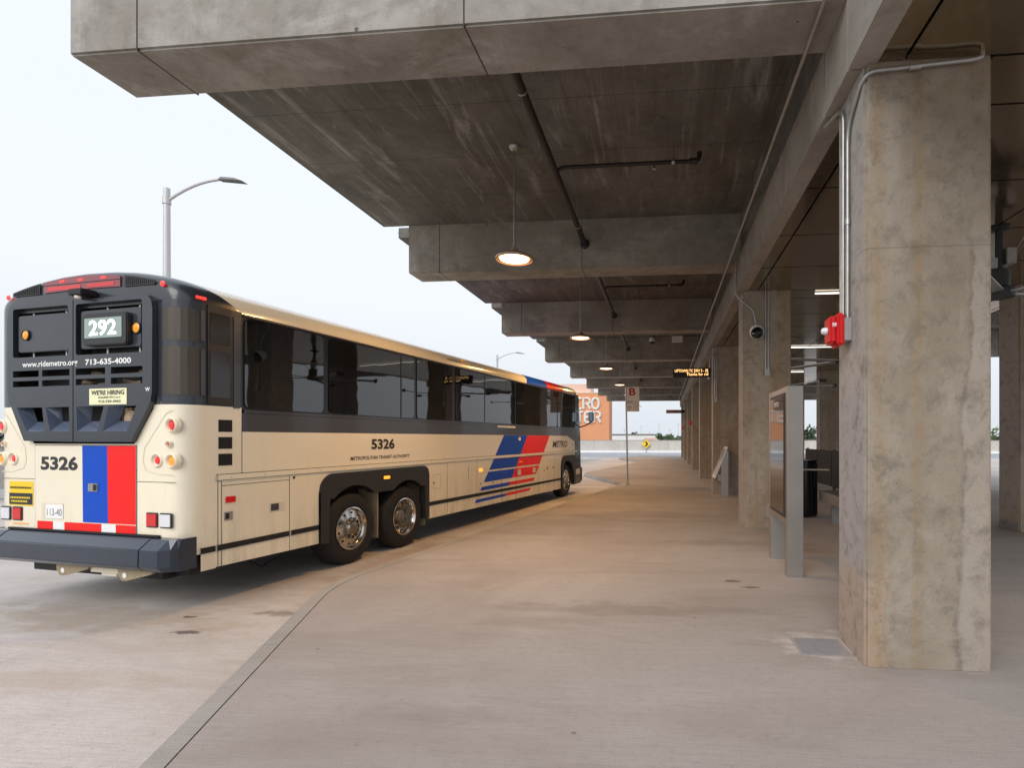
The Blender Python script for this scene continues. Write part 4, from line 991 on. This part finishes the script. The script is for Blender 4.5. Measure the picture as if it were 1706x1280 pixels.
plate('notice_sticker', 'tape_white', rect(4.47, 5.42, 2.04, 2.082), .013, .015)
plate('notice_sticker', 'tape_white', rect(5.62, 5.75, 1.74, 1.82), .005, .007)
# entry door ahead of the front wheel, front end, mirror
m = MB()
zs = [.32, .9, 1.3, 1.87, 2.3, 2.8, 3.2]
m.grid([[fn(9.975, z, .0), fn(yfront(z)-.12, z, .0)] for z in zs]); dr = B(m, 'entry_door', 'door_glass')
m = MB(); m.grid([[fn(yfront(z)-.12, z, 0), fn(yfront(z), z, -.05), (XC, yfront(z)+.12, z), (2*XC-fn(0, z, -.05)[0], yfront(z), z), (2*XC-fn(0, z, 0)[0], yfront(z)-.12, z)] for z in zs]); B(m, 'front_panel', 'slate', smooth=True)
m = MB(); m.grid([[side(-1)(9.975, z, .0), side(-1)(yfront(z)-.12, z, .0)] for z in zs]); B(m, 'driver_side_panel', 'cream')
m = MB(); m.grid([[fn(yfront(z)-.13, z, .003), fn(yfront(z)-.02, z, -.02)] for z in (2.0, 3.2)]); B(m, 'windshield_edge', 'glass')
m = MB()
for a, b in ((10.0, 10.03), (10.28, 10.30), (10.50, 10.53)): m.add([fn(a, .36, .004), fn(b, .36, .004), fn(b, 2.05, .004), fn(a, 2.05, .004)], [(0, 1, 2, 3)])
m.add([fn(10.02, .95, .004), fn(10.54, .95, .004), fn(10.54, 1.0, .004), fn(10.02, 1.0, .004)], [(0, 1, 2, 3)])
B(m, 'door_frame', 'greystrip', dr)
plate('door_step_panel', 'cream_dull', rect(10.06, 10.48, .62, .80), .004, .006, dr)
m = MB().box(XC-HW+.02, XC+HW+.0, 10.62, 10.78, .36, .84); B(m, 'front_bumper', 'bumper', bevel=.03)
mr = B(MB().tube(bend([(.05, 10.45, 2.15), (.22, 10.65, 2.22), (.40, 10.8, 2.35)], .05), .022, 8), 'mirror_arm', 'black', smooth=True)
m = MB().box(.27, .45, 10.78, 10.90, 2.34, 2.68); mh = B(m, 'mirror', 'black', bevel=.03)
B(MB().add([(.285, 10.777, 2.36), (.435, 10.777, 2.36), (.435, 10.777, 2.66), (.285, 10.777, 2.66)], [(0, 1, 2, 3)]), 'mirror_glass', 'mirror', mh)
plate('roof_marker', 'lens_red_lit', rect(-2.27, -2.17, 3.235, 3.262), -.0, .012)
m = MB().box(.03, .07, 3.0, 3.14, 3.315, 3.35); B(m, 'roof_marker', 'lens_amber', bevel=.01)
m = MB().tube([(.07, 2.45, 3.285), (.075, 2.95, 3.292)], .008, 6); B(m, 'roof_handrail', 'chrome')
# corner: perforated grilles, engine vent panel, pillar
def patch_out(zs, i0, i1, off, name, mat):
    m = MB(); m2 = []
    o_ = [(.08, -2.20+.0)]+OUT[2:]
    pts = [(.08, -2.28+.05)]+OUT[2:i1]
    rows = [[(x+off*.7, y-off, z) for x, y in pts] for z in zs]
    m.grid(rows); ob = B(m, name, mat)
    me = ob.data; uv = me.uv_layers.new(name='UVMap')
    for lp in me.loops:
        v = me.vertices[lp.vertex_index].co; s_ = 0
        u = -(v.y)+(.08-v.x); uv.data[lp.index].uv = (u, v.z)
    return ob
patch_out([2.79, 3.12], 2, 8, .004, 'perforated_grille', 'perforated'); patch_out([2.24, 2.73], 2, 8, .004, 'perforated_grille', 'perforated')
m = MB()
for z0, z1 in ((2.8, 3.12), (2.24, 2.72)): m.prism([(-2.225, z0), (-2.185, z0), (-2.185, z1), (-2.225, z1)], lambda a, b: fn(a, b, .001), lambda a, b: fn(a, b, .014))
split(B(m, 'hinge_strip', 'greystrip'))
vp = plate('vent_panel', 'slate_mat', rect(-2.155, -1.885, 2.155, 3.20), .002, .012, bevel=.003)
plate('vent_window', 'sidewindow_dark', rect(-2.13, -1.91, 2.80, 3.12), .013, .016, vp); plate('vent_window', 'sidewindow_dark', rect(-2.13, -1.91, 2.23, 2.72), .013, .016, vp)
plate('pillar_plate', 'greystrip', rect(-1.86, -1.785, 2.13, 3.13), .002, .010)
# ---- rear face. RF maps (l,z) on the rear plane, o = distance outwards
RFM = lambda o: (lambda l_, z: (-l_, YR-o, z))
def rplate(name, mat, pts, o0, o1, parent=bus, bevel=0, **k): return B(MB().prism(pts, RFM(o0), RFM(o1)), name, mat, parent, bevel=bevel, **k)
def rr(a, b, c, d, r=.03, n=4):
    out = []
    for cx_, cz_, a0 in ((b-r, c+r, -90), (b-r, d-r, 0), (a+r, d-r, 90), (a+r, c+r, 180)):
        for q in range(n+1): th_ = radians(a0+90*q/n); out.append((cx_+r*cos(th_), cz_+r*sin(th_)))
    return out
DO, DI = .055, .004
def boolean_cut(ob, holes):
    cut = MB()
    for h in holes: cut.prism(h, RFM(-.05), RFM(.2))
    c = cut.build('cutter', 'black', bus)
    md = ob.modifiers.new('b', 'BOOLEAN'); md.operation = 'DIFFERENCE'; md.object = c; md.solver = 'EXACT'
    bpy.context.view_layer.update()
    me = bpy.data.meshes.new_from_object(ob.evaluated_get(bpy.context.evaluated_depsgraph_get()))
    ob.modifiers.clear(); ob.data = me; bpy.data.objects.remove(c)
doorL = [(2.19, 3.24), (2.27, 3.225), (2.31, 3.16), (2.32, 3.08), (2.32, 2.31), (2.29, 2.2), (2.06, 1.77), (1.325, 1.76), (1.325, 3.255)]
doorR = [(1.312, 3.255), (1.312, 1.76), (.51, 1.76), (.25, 2.16), (.225, 2.26), (.22, 3.10), (.235, 3.18), (.28, 3.235), (.36, 3.25)]
dl = rplate('engine_door', 'slate', doorL, DI, DO); dr_ = rplate('engine_door', 'slate', doorR, DI, DO)
row = lambda a, b, c, d: [(a, c), (b, c), (b, d), (a, d)]
boolean_cut(dl, [rr(1.39, 2.23, 2.675, 3.205), row(1.83, 2.23, 2.46, 2.53), row(1.37, 1.78, 2.46, 2.53), row(1.83, 2.23, 2.355, 2.42), row(1.37, 1.78, 2.355, 2.42),
                 [(2.17, 2.13), (1.78, 2.13), (1.74, 1.87), (2.01, 1.87)], [(1.73, 2.13), (1.38, 2.13), (1.37, 1.87), (1.66, 1.87)]])
boolean_cut(dr_, [rr(.355, 1.28, 2.67, 3.205), row(.86, 1.28, 2.46, 2.53), row(.35, .78, 2.46, 2.53), row(.86, 1.28, 2.355, 2.42), row(.35, .78, 2.355, 2.42),
                  [(1.27, 2.13), (.88, 2.13), (.97, 1.87), (1.26, 1.87)], [(.81, 2.13), (.43, 2.13), (.56, 1.87), (.90, 1.87)]])
m = MB()
for sc_ in ([(2.17, 2.13), (1.78, 2.13), (1.74, 1.87), (2.01, 1.87)], [(1.73, 2.13), (1.38, 2.13), (1.37, 1.87), (1.66, 1.87)], [(1.27, 2.13), (.88, 2.13), (.97, 1.87), (1.26, 1.87)], [(.81, 2.13), (.43, 2.13), (.56, 1.87), (.90, 1.87)]):
    (a, z1), (b, _), (c, z0), (d, _) = sc_
    e_ = lambda l_, z, o: (-l_, YR-o, z)
    m.add([e_(d, z0, DO), e_(c, z0, DO), e_(c+(b-c)*.42, z0+.11, -.06), e_(d+(a-d)*.42-.02, z0+.11, -.06)], [(0, 1, 2, 3)])
    m.add([e_(a, z1, DO), e_(d, z0, DO), e_(d+(a-d)*.42-.02, z0+.11, -.06), e_(a-.05, z1, -.06)], [(0, 1, 2, 3)])
    m.add([e_(b, z1, DO), e_(c, z0, DO), e_(c+(b-c)*.42, z0+.11, -.06), e_(b+.02, z1, -.06)], [(0, 1, 2, 3)])
B(m, 'air_scoop', 'scoop', dl)
# cavity behind the doors with engine bits
m = MB()
for l0, l1, z0, z1, dpt, ins in ((1.36, 2.26, 2.64, 3.22, .10, 0), (.33, 1.30, 2.64, 3.22, .10, 0), (.33, 2.26, 2.33, 2.56, .2, 0), (.40, 2.19, 1.85, 2.15, .22, .13)):
    e_ = lambda l_, z, o: (-l_, YR-o, z)
    a = [e_(l0+ins, z0, DI), e_(l1-ins, z0, DI), e_(l1, z1, DI), e_(l0, z1, DI)]; b = [e_(l0+ins, z0, -dpt), e_(l1-ins, z0, -dpt), e_(l1, z1, -dpt), e_(l0, z1, -dpt)]
    m.add(a+b, [(4, 5, 6, 7), (0, 1, 5, 4), (1, 2, 6, 5), (2, 3, 7, 6), (3, 0, 4, 7)])
B(m, 'engine_bay', 'slate_mat')
m = MB(); rnd = random.Random(5)
for k in range(16):
    l_ = rnd.uniform(.4, 1.6); z = rnd.choice([2.38, 2.48]); m.tube([(-l_, YR+.12, z), (-l_-.12, YR+.10, z+rnd.uniform(-.03, .03))], rnd.uniform(.012, .03), 8)
for k in range(12):
    l_ = rnd.uniform(.45, 1.15); m.tube([(-l_, YR+.14, 1.88), (-l_+rnd.uniform(-.1, .1), YR+.1, 2.12)], rnd.uniform(.012, .035), 8)
m.lathe([(.001, -.1), (.09, -.1), (.09, 0)], (-.68, YR+.16, 2.0), 'y', 20)
B(m, 'engine_hose', 'engine', smooth=True)
bx = rplate('equipment_box', 'slate', rr(1.415, 2.195, 2.735, 3.135, .03), -.08, .03, bevel=.006)
bx2 = rplate('equipment_box', 'slate', rr(.40, 1.25, 2.735, 3.135, .03), -.08, .03, bevel=.006)
m = MB()
for l_ in (.5, .95, 1.55, 2.05):
    m.tube([(-l_, YR+.03, 2.68), (-l_, YR+.03, 3.2)], .012, 6)
split(B(m, 'box_bracket', 'galv'))
sb = rplate('route_sign', 'slate_mat', rr(.52, 1.14, 2.755, 3.085, .04), .031, .085, bevel=.01)
rplate('display', 'led_panel', rr(.585, 1.10, 2.83, 3.035, .01), .086, .089, sb)
m = MB(); TX = lambda o: (lambda a, b: (a, YR-o, b))
put_text(m, '292', -1.03, -.655, 2.855, 3.01, TX(.0915), .012); B(m, 'route_number', 'led_white', sb)
for l_ in (.455, 2.06):
    B(MB().lathe([(.055, 0), (.06, -.012), (.052, -.018), (.05, -.012)], (-l_, YR-.031, 2.92), 'y', 24), 'lamp_ring', 'black', smooth=True)
    B(MB().lathe([(.001, -.022), (.03, -.02), (.05, -.010), (.05, 0)], (-l_, YR-.031, 2.92), 'y', 24), 'amber_lamp', 'lens_amber', smooth=True)
m = MB(); put_text(m, 'www.ridemetro.org', -2.08, -1.25, 2.548, 2.628, TX(DO+.002), .02); B(m, 'web_address', 'tape_white')
m = MB(); put_text(m, '713-635-4000', -1.14, -.50, 2.56, 2.622, TX(DO+.002), .03); B(m, 'phone_number', 'tape_white')
m = MB(); put_text(m, 'W', -.31, -.25, 2.27, 2.31, TX(DO+.002), .03); B(m, 'door_letter', 'tape_white')
m = rplate('hiring_sticker', 'sticker', row(.56, 1.08, 2.145, 2.312), DO+.001, DO+.003)
t_ = MB(); put_text(t_, "WE'RE HIRING", -1.05, -.59, 2.245, 2.295, TX(DO+.0045), .03); put_text(t_, 'RideMETRO.org', -.95, -.64, 2.205, 2.23, TX(DO+.0045), .02); put_text(t_, '713-739-4953', -.95, -.64, 2.165, 2.19, TX(DO+.0045), .03)
B(t_, 'lettering', 'slate_mat', m)
# top lamps
def arcz(l_): return 3.575-.13*((l_-1.27)/1.15)**2-.055
def arched(a, b, z0f, z1f, n=12):
    return [(a+(b-a)*i/n, z0f(a+(b-a)*i/n)) for i in range(n+1)]+[(b-(b-a)*i/n, z1f(b-(b-a)*i/n)) for i in range(n+1)]
z1_ = lambda l_: 3.515-.045*((l_-1.27)/.6)**2; z0_ = lambda l_: 3.375-.01*((l_-1.27)/.6)**2
ln = rplate('brake_lens', 'lens_dark', arched(.72, 1.83, z0_, z1_), .004, .012)
for a, b in ((.80, 1.18), (1.28, 1.76)): rplate('brake_bulb', 'lens_red', arched(a, b, lambda l_: 3.385, lambda l_: 3.425), .013, .015, ln)
for l_ in (.95, 1.28, 1.55): rplate('brake_bulb', 'lens_red_lit', row(l_-.035, l_+.035, 3.465, 3.485), .013, .016, ln)
rplate('lens_divider', 'black', arched(.72, 1.83, lambda l_: 3.44, lambda l_: 3.446), .013, .016, ln)
zt = lambda l_: 3.52-.125*((l_-1.27)/1.05)**2
g1 = rplate('top_grille', 'slate_mat', arched(.25, .66, lambda l_: 3.36, zt), .003, .012); g2 = rplate('top_grille', 'slate_mat', arched(1.89, 2.31, lambda l_: 3.36, zt), .003, .012)
for g_1, a, b in ((g1, .28, .63), (g2, 1.92, 2.28)):
    m = MB()
    for q in range(14):
        l_ = a+(b-a)*q/13; m.prism([(l_-.007, 3.372), (l_+.007, 3.372), (l_+.007, zt(l_)-.012), (l_-.007, zt(l_)-.012)], RFM(.0125), RFM(.016))
    B(m, 'grille_slot', 'black', g_1)
for l_ in (.15, 2.39): B(MB().lathe([(.027, 0), (.027, -.008), (.02, -.013), (.001, -.015)], (-l_, YR-.004, 3.357), 'y', 20), 'marker_lamp', 'lens_red_lit', smooth=True)
m = MB().box(-1.22, -1.03, YR-.16, YR-.01, 3.27, 3.335).box(-1.2, -1.05, YR-.12, YR-.03, 3.25, 3.27); cm = B(m, 'rear_camera', 'black', bevel=.008)
B(MB().lathe([(.001, -.03), (.025, -.025), (.03, 0)], (-1.12, YR-.13, 3.262), 'z', 14), 'camera_lens', 'signface', cm)
# cream service door with stripes
m = MB()
for a, b, c, d in ((1.975, 1.982, .79, 1.73), (.50, .507, .79, 1.73), (.507, 1.975, .786, .792), (.507, 1.975, 1.722, 1.728)): m.prism(row(a, b, c, d), RFM(.0), RFM(.0025))
for a, b, c, d in ((-.02, .5, 1.352, 1.357), (1.98, 2.5, 1.352, 1.357)): m.prism(row(a, b, c, d), RFM(.0), RFM(.0025))
B(m, 'rear_seams', 'joint')
sd = rplate('service_door', 'cream', row(.508, 1.973, .793, 1.72), .0005, .006)
rplate('blue_stripe', 'blue', [(1.262, 1.72), (.905, 1.72), (.892, .912), (1.252, .912)], .007, .009, sd)
rplate('red_stripe', 'red', [(.904, 1.72), (.51, 1.72), (.51, .912), (.891, .912)], .007, .009, sd)
for a, b, mt in ((1.93, 1.69, 'red'), (1.689, 1.521, 'tape_white'), (1.52, 1.251, 'red'), (1.25, .981, 'red'), (.98, .78, 'tape_white'), (.779, .51, 'red')):
    rplate('reflective_tape', mt, row(b, a, .81, .903), .010, .012, sd)
m = MB(); put_text(m, '5326', -1.885, -1.33, 1.455, 1.605, TX(.008), .04); B(m, 'unit_number', 'slate_mat', sd)
hd = rplate('door_handle', 'alu', rr(1.03, 1.165, 1.24, 1.325, .008), .010, .018, sd); rplate('handle_slot', 'black', row(1.04, 1.09, 1.25, 1.315), .0185, .020, hd)
lp = rplate('plate_recess', 'cream_dull', row(1.54, 1.86, .93, 1.10), .007, .009, sd)
rplate('licence_plate', 'tape_white', row(1.545, 1.80, .937, 1.085), .0095, .012, lp)
m = MB(); put_text(m, '113-40', -1.78, -1.56, .965, 1.04, TX(.0125), 0); B(m, 'plate_number', 'greystrip', lp)
# tail lamps in round pods
for mir in (0, 1):
    f = (lambda l_: l_) if not mir else (lambda l_: 2*1.27-l_)
    pod = MB()
    def ring(l_, z, r, y=YR-.012):
        pod.lathe([(r*1.7, .045), (r*1.58, .010), (r*1.42, -.006), (r*1.3, -.010), (r*1.12, .0), (r*1.02, .035)], (-f(l_), y, z), 'y', 32)
    for l_, z, r in ((.035, 1.93, .049), (.07, 1.74, .022), (.225, 1.575, .048), (.035, 1.57, .049)): ring(l_, z, r)
    pd = B(pod, 'lamp_pod', 'cream', smooth=True)
    for l_, z, r, mt in ((.035, 1.93, .049, 'lens_red'), (.07, 1.74, .022, 'lens_red'), (.225, 1.575, .048, 'lens_red'), (.035, 1.57, .049, 'lens_amber')):
        tl = B(MB().lathe([(r*1.06, .03), (r*.98, .014), (r*.5, .006), (.001, .004)], (-f(l_), YR-.012, z), 'y', 24), 'tail_lamp', mt, smooth=True)
        if mt == 'lens_red' and r > .04:
            g = MB()
            for q in range(3): g.add([(-f(l_)-.022, YR-.0095, z-.022+q*.018), (-f(l_)+.022, YR-.0095, z-.019+q*.018), (-f(l_)+.022, YR-.0095, z-.013+q*.018), (-f(l_)-.022, YR-.0095, z-.016+q*.018)], [(0, 1, 2, 3)])
            B(g, 'lamp_filament', 'lens_red_lit', tl)
    pts = [(.04, 2.09), (.12, 2.04), (.40, 1.70), (.42, 1.56), (.38, 1.47), (.2, 1.43), (.03, 1.43)]
    m = MB()
    for (a, b), (c, d) in zip(pts[:-1], pts[1:]):
        v = Vector((c-a, d-b)).normalized()*.004; nx, nz = -v.y, v.x
        m.add([(-f(a+nx), YR-.0025, b+nz), (-f(c+nx), YR-.0025, d+nz), (-f(c-nx), YR-.0025, d-nz), (-f(a-nx), YR-.0025, b-nz)], [(0, 1, 2, 3)])
    B(m, 'pod_seam', 'cream_dull')
    for a, b, mt in ((.215, .365, 'lens_red'), (.03, .185, 'lens_white')):
        a, b = sorted((f(a), f(b)))
        fr = rplate('lamp_frame', 'slate_mat', rr(a, b, .895, 1.045, .012), .0, .010); rplate('square_lamp', mt, rr(a+.012, b-.012, .908, 1.032, .01), .0105, .018, fr)
ys = rplate('warning_sticker', 'yellow', row(2.01, 2.385, 1.055, 1.325), .001, .003)
rplate('sticker_band', 'slate_mat', row(2.02, 2.385, 1.07, 1.195), .0035, .0045, ys)
m = MB()
for z, a, b, mi in ((1.255, 2.04, 2.36, 1), (1.145, 2.06, 2.36, 0), (1.105, 2.1, 2.34, 0)):
    l_ = a
    while l_ < b: m.prism(row(l_, l_+.018, z-.010, z+.010), RFM(.005), RFM(.0056), mi); l_ += .026
B(m, 'sticker_print', ['yellow', 'slate_mat'], ys)['kind'] = 'stuff'
rplate('small_reflector', 'lens_amber', row(2.09, 2.32, .855, .868), .001, .006)
# bumper: three faceted sections plus chamfered end, towing hooks
def bump(l0, l1, lb0, lb1):
    m = MB(); sec = [(YR-.005, .80), (YR-.06, .79), (YR-.17, .70), (YR-.175, .53), (YR-.12, .48), (YR-.0, .47)]
    n = len(sec); A = [(-l0-(0 if q in (2, 3, 4) else 0)*1, y, z) for q, (y, z) in enumerate(sec)]; Bq = [(-l1, y, z) for y, z in sec]
    m.add(A+Bq, [tuple(range(n)), tuple(range(n, 2*n))[::-1]]+[(i, (i+1) % n, n+(i+1) % n, n+i) for i in range(n)])
    return m
bp = B(bump(.235, 2.30, 0, 0).add([], []), 'rear_bumper', 'bumper', bevel=.008)
for f in (lambda l_: l_, lambda l_: 2.54-l_):
    m = MB()
    A = [(YR-.005, .80), (YR-.06, .79), (YR-.17, .70), (YR-.175, .53), (YR-.12, .48), (YR, .47)]; st = []
    for l_, k in ((.225, 1.0), (-.0, .97), (-.07, .55), (-.095, .2)):
        st.append([(-f(l_), YR+(y-YR)*k+.0, .63+(z-.63)*(1 if k > .5 else .97)) for y, z in A])
    st.append([(-f(-.096), -2.275+(y-YR)*.0, .63+(z-.63)*.95) for y, z in A])
    n = 6; vs = [p for r in st for p in r]; fs = [(i*n+j, i*n+(j+1) % n, (i+1)*n+(j+1) % n, (i+1)*n+j) for i in range(4) for j in range(n)]+[tuple(range(6)), tuple(range(24, 30))[::-1]]
    m.add(vs, fs); B(m, 'bumper_corner', 'bumper')
m = MB().box(-2.36, -.18, YR-.03, YR-.006, .801, .82); B(m, 'bumper_gap', 'rubber')
m = MB()
for l_ in (1.52, .64):
    P = [(l_+.06, .52), (l_+.05, .40), (l_, .345), (l_-.06, .345), (l_-.4, .43), (l_-.45, .52)]
    m.prism([(p[0]*0+0, p[1]) for p in P][:0] or P, lambda a, b: (-a, YR-.05+0.0*a, b), lambda a, b: (-a, YR-.02, b))
hk = split(B(m, 'towing_hook', 'olive'))[0]
m = MB()
for l_ in (1.50, .62): m.lathe([(.001, 0), (.028, 0)], (-l_-.0+.02, YR-.052, .40), 'y', 16)
split(B(m, 'hook_hole', 'tape_white', hk))
m = MB().box(-1.12, -.66, YR-.02, YR+.1, .40, .47).box(-.95, -.74, YR-.03, YR+.1, .375, .40); B(m, 'tow_bar', 'cream_dull')
m = MB().tube([(-.3, -1.5, .42), (-.25, -1.2, .22), (-.2, -1.0, .30), (-.2, -.9, .45)], .012, 6); B(m, 'hose', 'rubber')
m = MB().hexa([(-.6, -2.2, .33), (-.1, -2.2, .36), (-.1, -1.9, .36), (-.6, -1.9, .33), (-.6, -2.2, .5), (-.1, -2.2, .5), (-.1, -1.9, .5), (-.6, -1.9, .5)]); B(m, 'exhaust_box', 'black')
